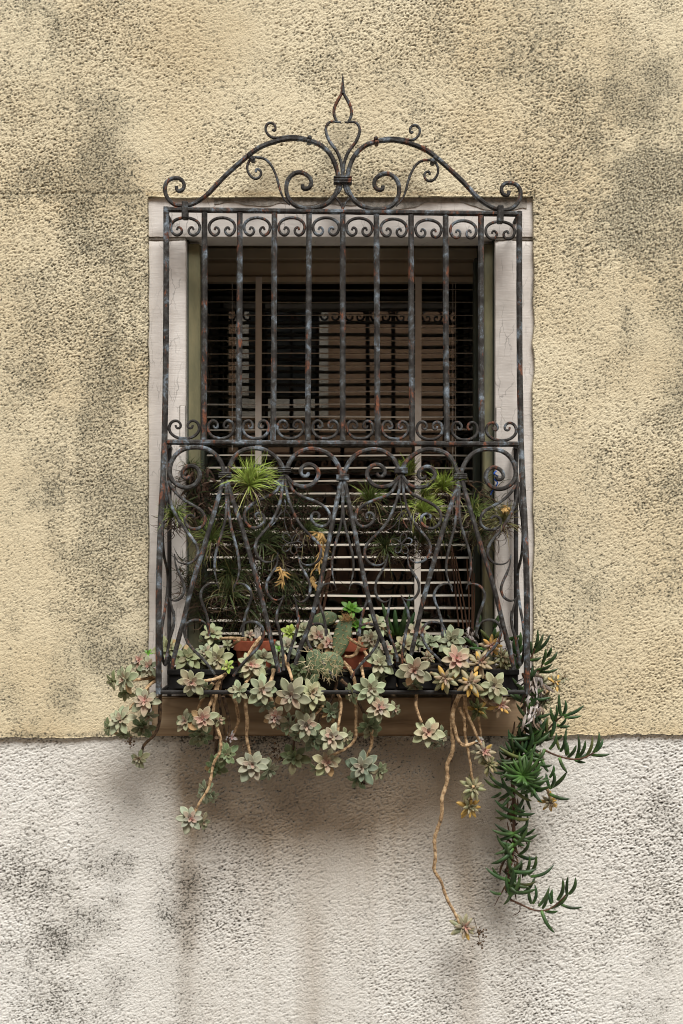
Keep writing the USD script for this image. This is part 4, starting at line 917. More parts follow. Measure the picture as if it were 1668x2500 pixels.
 (1134, 2264, 34, -.10, (.1, 0), .5, 't', [(1124, 1693), (1112, 1719), (1104, 1748), (1106, 1812), (1103, 1840), (1092, 1869), (1092, 1904), (1080, 1949), (1079, 1987), (1068, 2025), (1061, 2051), (1063, 2099), (1061, 2124), (1077, 2153), (1090, 2190), (1111, 2232), (1125, 2262)], 'lone grey rosette at the end of the longest bare stem'),
 (1322, 1668, 27, -.13, (.3, .1), .05, 't', [(1296, 1650), (1312, 1664)], 'olive plump rosette left of the trio outside the right post'),
 (1356, 1666, 25, -.13, (.3, .2), .1, 'o', [(1330, 1690), (1350, 1680)], 'plump rosette with orange tip between its two neighbours outside the right post'),
 (1377, 1654, 17, -.12, (.5, .3), .3, 't', [(1356, 1668), (1372, 1660)], 'smallest plump rosette reaching furthest right over yellow wall'),
 (1326, 1712, 27, -.11, (.2, -.1), .0, 't', [(1306, 1680), (1318, 1702)], 'olive rosette below the trio outside the right post'),
 (1172, 1808, 12, -.17, (.1, .2), .9, 's', [(1124, 1693), (1106, 1741), (1110, 1779), (1128, 1818), (1152, 1816), (1170, 1808)], 'tiny pink rosette at the end of a looped tan stem'),
]
for idx, (px, py, r, y, tl, pink, kd, st, lab) in enumerate(SUC):
    r_ = np.random.default_rng(100 + idx)
    c = P(px, py, y); rad = r * 1.13 * (DIST + y) / FPX
    t = thing('succulent', lab, 'succulent', c, 'succulents trailing from the iron window basket')
    if st:
        dark = (kd in ('d', 'td')) or 'rooty' in lab
        y0 = -0.165 if py < 1760 else -0.175
        if px < 400 or px > 1290: y0 = -0.14
        obj('stem', stem_mesh(st, y0, y + 0.006, (0.0054 if len(st) > 4 else 0.0048) * r_.uniform(0.85, 1.1), idx), M['bark_dark' if dark else 'bark'], t)
    g = {'g': GRN, 'd': GRND * 1.05, 'b': GRN * 0.85 + np.array([-.01, 0.0, 0.02]), 'l': LIM, 's': GRY, 't': np.array([0.20, 0.225, 0.12]), 'o': np.array([0.235, 0.235, 0.135]), 'td': np.array([0.10, 0.13, 0.045])}[kd]
    rosette(t, c, (tl[0] + r_.uniform(-.35, .35), -1.0, tl[1] + r_.uniform(-.15, .4)), rad, pink, 'thick' if kd in ('t', 'o', 'td') else 'flat', r_, g, oranges=0.5 if kd == 'o' else (0.18 if kd == 'td' else 0.08), n=11 if r < 20 else None)
    if kd in 'gb' and r > 27:                             # a second head close behind on the same branch
        for q in range(int(r_.integers(1, 3))):
            a = r_.uniform(0.1, math.pi - .1); o_ = np.array([math.cos(a) * rad * r_.uniform(.7, 1.0), r_.uniform(.022, .04), -math.sin(a) * rad * r_.uniform(.55, .9)])
            rosette(t, c + o_, (math.cos(a) * .8 + r_.normal(0, .2), -1, -math.sin(a) * .7 + r_.normal(0, .3)), rad * r_.uniform(.55, .8), pink * .5, 'flat', r_, GRND * .6 + GRN * .4, n=12)

# loose bare stems crossing the trough front
LOOSE = [([(639, 1556), (622, 1575), (604, 1603)], -.19, -.20, .0058, 'bark', 'thick pale stem crossing the left terracotta pot diagonally'),
         ([(529, 1650), (520, 1690), (514, 1720), (523, 1770), (521, 1810)], -.175, -.13, .0042, 'bark_dark', 'dark bare stem hanging beside the lavender rosettes'),
         ([(540, 1660), (536, 1700), (541, 1750), (550, 1795)], -.175, -.12, .0040, 'bark_dark', 'dark bare stem before the sill, right of the lavender rosettes'),
         ([(880, 1555), (872, 1590), (858, 1603), (842, 1602)], -.12, -.15, .0055, 'bark', 'pale bent stem in front of the right terracotta pot'),
         ([(1112, 1680), (1104, 1730), (1108, 1800), (1100, 1860)], -.175, -.13, .0045, 'bark_dark', 'brown bare stem behind the longest stem below the right trough'),
         ([(1140, 1770), (1136, 1800), (1146, 1850), (1150, 1900)], -.15, -.14, .0032, 'bark', 'thin bare stem between the longest stem and hanging plump rosettes'),
         ([(1168, 1750), (1174, 1790), (1178, 1825)], -.15, -.15, .0032, 'bark', 'thin short stem under the dark olive rosette'),
         ([(1122, 1728), (1128, 1742), (1136, 1756)], -.18, -.19, .0045, 'bark', 'short broken stub with cut end before the right sill')]
for k, (pix, ya, yb, rr, mt, lab) in enumerate(LOOSE):
    o = obj('bare_stem', stem_mesh(pix, ya, yb, rr, 900 + k), M[mt]); tag(o, lab, 'stem', 'bare stems of the trailing succulents')

# ------------------------------------------------------------------ the dark green ice plant at the right corner
DG = np.array([0.021, 0.050, 0.0155]); LG = np.array([0.10, 0.22, 0.045]); YG = np.array([0.20, 0.27, 0.07])
def finger(parent, p0, p1, wid, r_, bend=0.18, young=0.0, up=None):
    """keeled finger leaf from p0 to p1, curving upwards"""
    p0 = np.asarray(p0); p1 = np.asarray(p1); p1 = p0 + (p1 - p0) * 1.13; bend = bend * 0.62; d = p1 - p0; L = np.linalg.norm(d)
    side = np.cross(d, [0, -1, 0]); side = side / max(np.linalg.norm(side), 1e-9)
    if side[2] > 0: side = -side
    s = np.linspace(0, 1, 10)
    path = p0 + s[:, None] * d + (bend * L * np.sin(s * math.pi))[:, None] * side
    path[:, 1] -= 0.10 * L * np.sin(s * math.pi)
    prof = np.interp(s, [0, .12, .4, .7, .88, 1], [0.75, 0.9, 1, 0.85, 0.5, 0.06])
    v, f = sweep(path, wid * prof, k=6, flat=0.75)
    al = np.r_[np.repeat(s, 6), 0, 1]
    base = DG * r_.uniform(0.6, 1.5) * np.array([r_.uniform(.8, 1.5), 1, r_.uniform(.8, 1.3)]); base = base * .4 + np.array([.16, .15, .05]) * .6 if r_.random() < .05 else base; base = base * (1 - young) + (LG * 0.6) * young
    k = (np.clip(1 - al * 3.2, 0, 1) * 0.85)[:, None]
    col = base[None] * (1 - k) + LG[None] * k
    obj('leaf', (v, f), M['fleshy'], parent, cols=col)

ice = thing('ice_plant', 'dark green finger-leaved trailing plant hanging from the right corner of basket', 'trailing plant', P(1290, 1640, -0.15))
ri = np.random.default_rng(55)
JL = [((790, 370), (830, 165)), ((800, 372), (880, 200)), ((815, 360), (940, 210)), ((770, 440), (862, 412)), ((880, 470), (908, 342)), ((915, 412), (962, 326)), ((905, 478), (1012, 368)), ((830, 530), (960, 480)), ((830, 544), (1012, 520)),
      ((780, 380), (775, 265)), ((1060, 970), (1042, 778)), ((1076, 970), (1096, 838)), ((1088, 972), (1258, 880)), ((1090, 984), (1240, 970)), ((1045, 1072), (1102, 998)), ((1000, 1010), (1012, 880)), ((1020, 1062), (1132, 1066)),
      ((985, 1020), (960, 900)), ((820, 1185), (788, 1035)), ((832, 1190), (860, 1045)), ((842, 1212), (912, 1138)), ((930, 1172), (936, 1005)), ((960, 1172), (986, 975)), ((670, 1205), (660, 1078)), ((622, 1330), (562, 1125)), ((632, 1340), (640, 1160)),
      ((642, 1360), (684, 1215)), ((640, 1372), (516, 1296)), ((632, 1402), (490, 1390)), ((720, 1402), (742, 1288)), ((800, 1384), (855, 1322)), ((1112, 1350), (1112, 1110)), ((1130, 1340), (1122, 1236)), ((1052, 1312), (1082, 1178)), ((1042, 1292), (1022, 1178)),
      ((1122, 1372), (1196, 1262)), ((1200, 1382), (1216, 1175)), ((1222, 1372), (1284, 1222)), ((1222, 1392), (1292, 1338)), ((1290, 1372), (1352, 1190)), ((1370, 1322), (1416, 1146)), ((1392, 1312), (1452, 1202)), ((1350, 1346), (1512, 1336)),
      ((1190, 1392), (1284, 1412)), ((1042, 1372), (1112, 1502)), ((880, 1400), (932, 1500)), ((840, 1430), (962, 1440)), ((950, 1560), (985, 1455)), ((900, 1290), (840, 1380)), ((1000, 1200), (1060, 1160)), ((950, 1290), (1010, 1150)), ((740, 1260), (700, 1140)), ((760, 1300), (820, 1200)), ((580, 1290), (500, 1330)), ((560, 1460), (490, 1560))]
KL = [((690, 140), (608, 28)), ((690, 148), (566, 78)), ((1096, 152), (1228, 28)), ((1100, 200), (1252, 236)), ((1100, 152), (1070, 38)), ((692, 190), (618, 226)), ((1110, 150), (1130, 25)), ((762, 380), (656, 392)), ((850, 552), (908, 384)), ((852, 552), (966, 492)), ((800, 580), (980, 536)),
      ((850, 545), (738, 540)), ((762, 672), (668, 548)), ((850, 702), (922, 588)), ((832, 704), (984, 726)), ((732, 720), (626, 772)), ((820, 882), (758, 738)), ((822, 892), (716, 840)), ((832, 862), (858, 758)), ((890, 882), (928, 732)), ((920, 872), (978, 722)),
      ((940, 888), (1114, 798)), ((692, 902), (628, 818)), ((800, 942), (968, 930)), ((868, 1032), (968, 898)), ((770, 1042), (852, 958)), ((692, 1032), (608, 1004)), ((960, 1112), (972, 968)), ((945, 1110), (930, 1000)), ((1008, 1132), (1088, 986)), ((1040, 1152), (1076, 1036)), ((1112, 1112), (1094, 1030)),
      ((1122, 1102), (1122, 1002)), ((1166, 1082), (1202, 922)), ((1242, 1042), (1252, 898)), ((1262, 1032), (1308, 908)), ((1182, 1112), (1354, 1136)), ((1030, 1172), (1130, 1338)), ((1062, 1172), (1156, 1172)), ((1110, 1150), (1240, 1045)), ((780, 1000), (720, 1110)), ((830, 420), (880, 300)), ((760, 230), (700, 300)), ((900, 180), (940, 320)), ((960, 160), (1030, 260)), ((780, 300), (845, 420)), ((790, 980), (740, 920))]
for (bn, LL) in (('J', JL), ('K', KL)):
    for (a, b) in LL:
        (ax, ay), (bx, by) = cp(bn, [a, b])
        yb = -0.15 if ay < 1750 else -0.12 if ay < 1950 else -0.075
        yb += ri.uniform(-0.02, 0.02)
        ln = math.hypot(bx - ax, by - ay)
        finger(ice, P(ax, ay, yb), P(bx, by, yb - ri.uniform(0.0, 0.03)), (3.8 + 0.017 * ln) * PXM * ri.uniform(0.85, 1.1), ri, bend=ri.uniform(0.06, 0.16), young=ri.uniform(0, 0.25))
# the brighter leaf whorl in the middle and a few more behind it
for (cx, cy, n, L, yg, yy) in ((1276, 1893, 20, 50, 0.9, -0.17), (1284, 1908, 18, 52, 0.45, -0.14), (1262, 1850, 14, 46, 0.1, -0.11), (1250, 1880, 12, 50, 0.1, -0.10), (1300, 1925, 10, 42, 0.4, -0.12), (1310, 1800, 12, 42, 0.05, -0.10), (1285, 1820, 10, 44, 0.05, -0.10)):
    for k in range(n):
        a = k / n * 2 * math.pi + ri.uniform(-.25, .25); rr_ = L * ri.uniform(0.65, 1.05)
        finger(ice, P(cx + 3 * math.cos(a), cy + 3 * math.sin(a), yy), P(cx + rr_ * math.cos(a), cy + rr_ * (math.sin(a) * 0.8 - 0.25), yy - ri.uniform(0.0, 0.045)), 5.0 * PXM * ri.uniform(.8, 1.1), ri, bend=0.08, young=yg * ri.uniform(.6, 1))
for (bn, pts, ya, yb, rr) in (('J', [(700, 560), (730, 760), (760, 960), (800, 1150), (720, 1350), (680, 1540)], -.14, -.12, .006), ('K', [(790, 60), (800, 260), (800, 500), (790, 700), (755, 900), (770, 1070)], -.11, -.07, .0065),
                              ('K', [(770, 1078), (880, 1130), (1000, 1172), (1110, 1150), (1235, 1040)], -.07, -.085, .0036), ('J', [(900, 1300), (1000, 1345), (1110, 1378), (1210, 1388), (1300, 1365), (1372, 1325)], -.12, -.16, .0036),
                              ('J', [(760, 520), (850, 545), (880, 475), (915, 415)], -.15, -.16, .0034), ('J', [(920, 1120), (1000, 1030), (1070, 975)], -.12, -.15, .0036), ('J', [(740, 480), (790, 380), (810, 330)], -.15, -.16, .0034),
                              ('K', [(680, 1050), (655, 1100), (640, 1130)], -.07, -.06, .0016), ('K', [(850, 1130), (845, 1180), (792, 1212)], -.07, -.05, .0018)):
    obj('stem', stem_mesh(cp(bn, pts), ya, yb, rr * 0.8, 300 + len(pts) * 7), M['cane'], ice)
    if rr > .005:
        for k in range(34):
            f_ = ri.uniform(0.08, 1); q = spline([(a, b, 0) for a, b in cp(bn, pts)], n=50)[int(f_ * 49)]; yy = ya + (yb - ya) * f_ - .01
            a = ri.uniform(-1.0, 4.1); L = ri.uniform(36, 62)
            finger(ice, P(q[0], q[1], yy), P(q[0] + L * math.cos(a), q[1] - L * math.sin(a) * .8 - 6, yy - ri.uniform(0, .03)), 4.8 * PXM, ri, bend=.1, young=ri.uniform(0, .3))
# withered leaves
def ribbons(n, box_, yrange, r_, lenpx, wpx, cols, downward=True):
    V, F, C, o = [], [], [], 0
    for k in range(n):
        px, py = r_.uniform(box_[0], box_[2]), r_.uniform(box_[1], box_[3]); y = r_.uniform(*yrange)
        a = r_.normal(math.pi / 2, 0.6) if downward else r_.uniform(0, 6.28)
        L = lenpx * r_.uniform(0.5, 1.3)
        pts = [P(px, py, y), P(px + L * .5 * math.cos(a) + r_.normal(0, 4), py + L * .5 * math.sin(a), y - r_.uniform(-.01, .015)), P(px + L * math.cos(a), py + L * math.sin(a), y + r_.uniform(-.015, .012))]
        sp = spline(pts, n=6)
        v, f = sweep(sp, wpx * PXM * r_.uniform(.6, 1.2) * np.array([.5, 1, 1, .9, .7, .2]), k=4, flat=0.3, ref=(r_.normal(0, .6), -1, r_.normal(0, .6)))
        c = cols[r_.integers(len(cols))] * r_.uniform(.6, 1.2)
        V.append(v); F.append(f + o); o += len(v); C.append(np.tile(c, (len(v), 1)))
    return (np.vstack(V), np.vstack(F)), np.vstack(C)
greys = [np.array([.42, .38, .36]), np.array([.30, .26, .23]), np.array([.16, .12, .09]), np.array([.09, .065, .05]), np.array([.5, .46, .44])]
browns = [np.array([.10, .065, .04]), np.array([.05, .03, .02]), np.array([.20, .13, .07]), np.array([.16, .10, .07])]
m_, c_ = ribbons(95, (1282, 1640, 1322, 1760), (-.17, -.12), ri, 34, 4.5, greys); obj('withered_leaves', m_, M['dry'], ice, cols=c_, kind='stuff', label='grey withered leaves')
m_, c_ = ribbons(60, (1256, 1750, 1320, 1860), (-.13, -.08), ri, 36, 4, browns + greys[:2]); obj('withered_leaves', m_, M['dry'], ice, cols=c_, kind='stuff', label='brown withered leaves')
m_, c_ = ribbons(70, (1232, 1940, 1268, 2180), (-.085, -.05), ri, 30, 3.5, browns); obj('withered_leaves', m_, M['dry'], ice, cols=c_, kind='stuff', label='brown withered leaves')

# corner shoots of the same plant inside the basket
ice2 = thing('ice_plant', 'dark pointed-leaved shoots inside the basket behind the last splayed leg', 'trailing plant', P(1215, 1600, -0.05))
for (a, b) in (((395, 250), (425, 140)), ((400, 250), (460, 170)), ((365, 240), (298, 155)), ((245, 310), (148, 228)), ((560, 240), (650, 206)), ((300, 330), (190, 320)), ((640, 360), (668, 190)), ((620, 380), (612, 240)), ((240, 160), (280, 10)), ((420, 120), (455, 20)), ((620, 400), (690, 300)), ((560, 300), (520, 190)), ((620, 520), (600, 400)), ((640, 520), (672, 400)), ((300, 350), (380, 330))):
    (ax, ay), (bx, by) = cp('J', [a, b])
    finger(ice2, P(ax, ay, -.05), P(bx, by, -.07), 6 * PXM, ri, bend=.06, young=.25)
m_, c_ = ribbons(60, (1124, 1530, 1160, 1620), (-.08, -.02), ri, 24, 4, greys); obj('withered_leaves', m_, M['dry'], ice2, cols=c_, kind='stuff', label='grey crumpled dead leaves')
m_, c_ = ribbons(26, (1228, 1560, 1250, 1610), (-.08, -.03), ri, 20, 4, greys); obj('withered_leaves', m_, M['dry'], ice2, cols=c_, kind='stuff', label='grey crumpled dead leaves')

# ------------------------------------------------------------------ air plants hung behind the grille
def blades(c, n, L, r_, col, spread=1.0, up=0.55, droop=0.25, w=0.0021, fwd=0.5):
    V, F, C, o = [], [], [], 0
    for k in range(n):
        a = r_.uniform(0, 2 * math.pi); s = math.sqrt(r_.random()) * spread
        if k == 0: lean = np.array([r_.normal(0, .35), r_.normal(0, .15), r_.normal(0, .2)])
        old = r_.random() < 0.18
        d = np.array([math.cos(a) * s, -fwd * r_.uniform(0.1, 1.1), math.sin(a) * s * 0.8 + up * (0.2 if old else 1)]) + lean; d /= np.linalg.norm(d)
        l = L * r_.uniform(0.35, 1.15)
        pts = np.array([c, c + d * l * .5 + np.array([0, 0, .02 * l]), c + d * l + np.array([0, 0, -(droop + .5 * old) * l * r_.uniform(0, 1)])]); pts[1] += r_.normal(0, .05 * l, 3)
        sp = spline(pts, n=6)
        v, f = sweep(sp, w * r_.uniform(.7, 1.2) * np.array([1.1, 1, .9, .7, .45, .08]), k=4, flat=0.35, ref=(r_.normal(0, .5), -.5, .8))
        t = np.r_[np.repeat(np.linspace(0, 1, 6), 4), 0, 1][:, None]
        cc = (col * .5 + np.array([.10, .065, .03]) if old else col) * r_.uniform(.6, 1.4)
        V.append(v); F.append(f + o); o += len(v); C.append(cc[None] * (0.9 + 0.5 * t) + np.array([.03, .02, 0]) * t)
    return (np.vstack(V), np.vstack(F)), np.vstack(C)

BR, MD, DK_SHADE = np.array([0.23, 0.31, 0.065]), np.array([0.14, 0.20, 0.055]), np.array([0.075, 0.11, 0.042])  # the darkest green has the shade of the recess put into its colour
OL = np.array([0.15, 0.15, 0.06])
DM = [(470, 1400), (620, 1250), (700, 1480), (520, 1250), (660, 1470), (740, 1430), (590, 1340), (720, 1240), (640, 1400), (760, 1380), (500, 1460), (560, 1290), (690, 1300), (610, 1440), (650, 1200), (540, 1490), (905, 1290), (985, 1290), (1060, 1310), (870, 1250), (940, 1270), (1100, 1280), (480, 1200), (1190, 1230)]
AIR = [ # px, py, length px, depth, colour, up, count, dead leaves, label
 (609, 1186, 78, -.13, BR * 1.25, .55, 110, 40, 'largest bright green spiky tuft, over the second belly scroll'),
 (424, 1262, 60, -.105, MD * 1.4, .35, 60, 40, 'mid green spiky tuft against the left post'),
 (462, 1150, 46, .02, DK_SHADE, .5, 45, 90, 'dark spiky tuft seen through the top left spiral'),
 (516, 1318, 62, -.08, MD, .5, 60, 40, 'green spiky tuft behind the left slender bars'),
 (640, 1322, 62, -.03, DK_SHADE * 1.2, .5, 70, 70, 'dark tuft left of the left wire flower'),
 (566, 1404, 66, .0, DK_SHADE * 1.1, .4, 70, 50, 'dark bushy tuft between the left slender bars'),
 (560, 1452, 54, -.02, DK_SHADE * 1.2, .3, 60, 30, 'dark tuft above the left waisted iron curves'),
 (748, 1298, 50, -.03, DK_SHADE * 1.4, .7, 60, 90, 'dark tuft with rusty dead leaves right of the left wire flower'),
 (604, 1482, 60, .02, DK_SHADE, .1, 70, 60, 'lowest dark tuft, over the left terracotta pot'),
 (690, 1420, 56, .03, DK_SHADE * .9, .0, 60, 110, 'dark tangled tuft behind the left tulip bars'),
 (680, 1352, 52, .0, DK_SHADE, .3, 50, 90, 'dark tuft directly under the left wire flower'),
 (902, 1226, 54, -.08, MD * 1.3, .7, 60, 40, 'spiky green tuft right of the centre collar'),
 (998, 1160, 50, -.08, BR * .9, 1.0, 55, 10, 'upright bright tuft left of the spiral beside the right tape'),
 (1081, 1196, 62, -.10, BR * 1.2, .8, 75, 25, 'bright green tuft left of the right belly collar'),
 (1033, 1252, 58, -.11, BR * 1.25, .7, 80, 40, 'bright tuft above the right wire flower'),
 (1040, 1214, 42, -.05, MD * 1.2, .8, 45, 30, 'soft green tuft between two brighter ones'),
 (1156, 1252, 50, -.08, MD * 1.2, .9, 50, 50, 'green tuft right of the right belly collar'),
 (1231, 1276, 60, -.12, OL * 1.2, .35, 70, 35, 'olive tuft with drooping leaves against the right post'),
 (1027, 1326, 52, -.04, DK_SHADE * 1.3, .4, 60, 60, 'dark tuft right of the right wire flower'),
 (940, 1340, 48, -.02, DK_SHADE * 1.3, .4, 55, 70, 'dark tuft left of the right wire flower'),
 (1170, 1300, 46, -.01, DK_SHADE, .3, 40, 60, 'dark tuft behind the right slender bars'),
]
for k, (px, py, L, y, col, up, n, nd, lab) in enumerate(AIR):
    r_ = np.random.default_rng(700 + k)
    c = P(px, py, y); s = (DIST + y) / FPX
    t = thing('air_plant', lab, 'air plant', c, 'spiky air plants hung behind the grille')
    m_, c_ = blades(c, int(n * 2.3), L * s * 1.15, r_, col, up=up * .9 + .1, w=0.0019, droop=.35); obj('blades', m_, M['blade'], t, cols=c_, kind='stuff')
    V, F, C, o = [], [], [], 0
    for q in range(int(nd * 1.6)):                                  # dead leaves and wiry roots below
        a = r_.uniform(0, 6.28); l = L * s * r_.uniform(.4, 1.0)
        p0 = c + np.array([r_.normal(0, .018), r_.uniform(.0, .03), r_.normal(-.012, .014)])
        p2 = p0 + np.array([math.cos(a) * l, r_.normal(0, .02), -abs(math.sin(a)) * l * .8 + l * .15])
        mid = (p0 + p2) / 2 + r_.normal(0, .010, 3)
        v, f = sweep(spline([p0, mid, p2], n=6), r_.uniform(.0007, .0019) * np.array([.8, 1, 1, .9, .6, .2]), k=4, flat=.5)
        cc = [np.array([.085, .055, .038]), np.array([.15, .105, .075]), np.array([.035, .024, .018]), np.array([.24, .19, .15])][r_.integers(4)]
        V.append(v); F.append(f + o); o += len(v); C.append(np.tile(cc * r_.uniform(.6, 1.3), (len(v), 1)))
    obj('dead_leaves', (np.vstack(V), np.vstack(F)), M['dry'], t, cols=np.vstack(C), kind='stuff', label='brown dead leaves and wiry roots')
# the tangle of old roots and dead leaves that the tufts sit on
tangle_r = np.random.default_rng(321)
for nm, pts_, lab in (('left', DM[:16] + DM[22:23], 'dark tangle of dead leaves and wiry roots behind the left half of the basket'), ('right', DM[16:22] + DM[23:], 'brown tangle of dead leaves and wiry roots behind the right wire flower')):
    V, F, C, o = [], [], [], 0
    for (px, py) in pts_:
        for q in range(190 if nm == 'left' else 120):
            y = tangle_r.uniform(-.03, .09); s_ = (DIST + y) / FPX
            p0 = P(px + tangle_r.normal(0, 26), py + tangle_r.normal(0, 24), y)
            a = tangle_r.uniform(0, 6.28); l = tangle_r.uniform(18, 62) * s_
            p2 = p0 + np.array([math.cos(a) * l, tangle_r.normal(0, .015), math.sin(a) * l * .8])
            v, f = sweep(spline([p0, (p0 + p2) / 2 + tangle_r.normal(0, .009, 3), p2], n=5), tangle_r.uniform(.0007, .0021) * np.array([.7, 1, .9, .6, .15]), k=4, flat=.5)
            cc = [np.array([.05, .033, .023]), np.array([.022, .016, .012]), np.array([.03, .042, .018]), np.array([.11, .075, .05]), np.array([.045, .065, .025])][tangle_r.integers(5)]
            V.append(v); F.append(f + o); o += len(v); C.append(np.tile(cc * tangle_r.uniform(.6, 1.4), (len(v), 1)))
    o_ = obj('root_tangle', (np.vstack(V), np.vstack(F)), M['dry'], cols=np.vstack(C), kind='stuff'); tag(o_, lab, 'dead leaves')
# dried straw-coloured sprays
def spray(pix, y, label, n=30, L=18):
    t = thing('dried_leaf_spray', label, 'dried leaves', P(pix[0][0], pix[0][1], y))
    r_ = np.random.default_rng(int(pix[0][0]))
    sp = spline([P(a, b, y) for a, b in pix], 0.003)
    obj('stalk', sweep(sp, .0016, k=5), M['dry'], t, cols=np.tile([.42, .27, .11], (len(sp) * 5 + 2, 1)))
    V, F, C, o = [], [], [], 0
    for k in range(n):
        p0 = sp[r_.integers(len(sp))]; a = r_.normal(-math.pi / 2, .7); l = L * PXM * r_.uniform(.7, 1.3)
        p1 = p0 + np.array([math.cos(a) * l, -abs(r_.normal(0, .006)), math.sin(a) * l])
        v, f = sweep(spline([p0, (p0 + p1) / 2 + r_.normal(0, .002, 3), p1], n=5), .0032 * np.array([.5, 1, .9, .6, .1]), k=4, flat=.35)
        V.append(v); F.append(f + o); o += len(v); C.append(np.tile(np.array([.55, .36, .14]) * r_.uniform(.6, 1.1), (len(v), 1)))
    obj('dry_leaves', (np.vstack(V), np.vstack(F)), M['dry'], t, cols=np.vstack(C), kind='stuff')
spray(cp('E', [(1290, 820), (1345, 830), (1350, 900), (1335, 980), (1300, 1090)]), -.11, 'straw-coloured dried leaf spray hanging along the left central leg', 46, 22)
spray(cp('E', [(1015, 1080), (1035, 1130), (1030, 1190)]), -.11, 'small straw-coloured dried spray between the left tulip bars', 22, 18)
spray(cp('E', [(1265, 1150), (1280, 1210)]), -.10, 'short dried straw tuft low beside the left central leg', 14, 16)
spray(cp('F', [(1310, 640), (1340, 620), (1360, 660)]), -.13, 'pale dried flower head beside the right post', 26, 12)
m_, c_ = ribbons(60, (470, 1140, 512, 1250), (-.02, .03), np.random.default_rng(5), 34, 4, [np.array([.09, .055, .04]), np.array([.17, .11, .08]), np.array([.05, .03, .022])])
o_ = obj('dry_root_bundle', m_, M['dry'], cols=c_); tag(o_, 'brown scaly dried stem bundle hanging right of the top left spiral', 'dried stems')

# ------------------------------------------------------------------ prickly pear
cac = thing('prickly_pear_cactus', 'spiny prickly pear cactus with one tall and two round pads in the middle', 'cactus', P(790, 1650, -.17))
def pad(px, py, rx, rz, y, ang, n_, slen, mat, dens=1.0, seed=1, tk=0.28):
    r_ = np.random.default_rng(seed)
    s = (DIST + y) / FPX
    m = trimesh.creation.icosphere(subdivisions=4); v = m.vertices.copy()
    v[:, 0] *= rx * s * (1 + 0.14 * v[:, 2]); v[:, 1] *= rx * s * tk; v[:, 2] *= rz * s
    a = math.radians(ang); c = P(px, py, y)
    rot = lambda q: np.stack([q[:, 0] * math.cos(a) + q[:, 2] * math.sin(a), q[:, 1], -q[:, 0] * math.sin(a) + q[:, 2] * math.cos(a)], 1)
    v *= (1 + 0.05 * (meshkit.fbm(v * 60, 2, seed)[:, None] - .5))
    p = obj('pad', trimesh.Trimesh(rot(v) + c, m.faces, process=False), M['cactus'], cac)
    V, F, o = [], [], 0
    A, B_ = [], []
    gy = 0
    step = 11.0
    for zz in np.arange(-rz * .92, rz * .95, step):
        gy += 1
        half = rx * math.sqrt(max(0, 1 - (zz / rz) ** 2))
        for xx in np.arange(-half + (gy % 2) * step / 2, half, step):
            if r_.random() > dens: continue
            f2 = max(0.0, 1 - (xx / rx) ** 2 - (zz / rz) ** 2)
            q0 = np.array([[xx * s * (1 + 0.14 * zz / rz), -math.sqrt(f2) * rx * s * tk, zz * s]])
            nrm = np.array([xx / rx, -math.sqrt(f2) * 2.2, zz / rz]); nrm /= np.linalg.norm(nrm)
            q0 = rot(q0)[0] + c
            kn = trimesh.creation.icosphere(subdivisions=0, radius=0.0016); A.append((kn.vertices + q0, kn.faces))
            for k in range(n_):
                d = nrm + r_.normal(0, .75, 3); d[1] = -abs(d[1]) * .8; d /= np.linalg.norm(d)
                l = slen * s * r_.uniform(.5, 1.2)
                v_, f_ = sweep(np.array([q0, q0 + d * l]), np.array([.0007, .00015]), k=3, cap=False, ref=(0.3, -.5, .8)); B_.append((v_, f_))
    if A: obj('areoles', join(A), M['spine_tan'], p, kind='stuff')
    if B_: obj('spines', join(B_), M[mat], p, kind='stuff')
pad(835, 1556, 21, 52, -.16, 14, 2, 9, 'spine_tan', 1, 1, .4)
pad(768, 1616, 20, 32, -.20, -6, 4, 24, 'spine', .9, 2, .5)
pad(806, 1624, 32, 33, -.19, 10, 6, 20, 'spine', 1, 3, .4)
pad(790, 1512, 18, 34, -.06, 78, 2, 10, 'spine', .8, 4, .35)
pad(768, 1656, 10, 18, -.20, 20, 1, 10, 'spine', .5, 5, .5)
# reddish fuzz on the tall pad's top
r_ = np.random.default_rng(9); B_ = []
for k in range(150):
    q0 = P(846 + r_.normal(0, 7), 1511 + r_.normal(0, 6), -.165); d = r_.normal(0, 1, 3); d[1] = -abs(d[1]); d[2] = abs(d[2]); d /= np.linalg.norm(d)
    B_.append(sweep(np.array([q0, q0 + d * .013 * r_.uniform(.6, 1.3)]), np.array([.0007, .0002]), k=3, cap=False, ref=(.3, -.5, .8)))
obj('tip_spines', join(B_), M['spine_tan'], cac, kind='stuff', label='rusty spines crowding the tip of the tall pad')

# ------------------------------------------------------------------ leafy green plant, dark strap leaves, canes, string
def leafy(px, py, r, y, n, label, col):
    t = thing('leafy_plant', label, 'plant', P(px, py, y)); r_ = np.random.default_rng(int(px))
    c = P(px, py, y); s = (DIST + y) / FPX
    U, Vv, N = frame_of((.1, -1, .7))
    for i in range(n):
        tt = i / n; az = i * 2.4; el = .05 + 1.0 * tt; L = r * s * (1 - .5 * tt) * r_.uniform(.85, 1.1)
        v, f, al, ed = leaf_mesh(L, L * .46, L * .05, .5, -.05)
        ce, se = math.cos(el), math.sin(el); x = v[:, 0] * ce - v[:, 2] * se; z = v[:, 0] * se + v[:, 2] * ce
        w = c + (x * math.cos(az) - v[:, 1] * math.sin(az))[:, None] * U + (x * math.sin(az) + v[:, 1] * math.cos(az))[:, None] * Vv + z[:, None] * N
        obj('leaf', (w, f), M['fleshy'], t, cols=np.tile(col * r_.uniform(.75, 1.25), (len(w), 1)))
    obj('stem', sweep(spline([c, c + [0, .01, -.04], c + [.004, .015, -.10]], n=8), .0028, k=6), M['bark_dark'], t)
BG = np.array([.10, .24, .025])
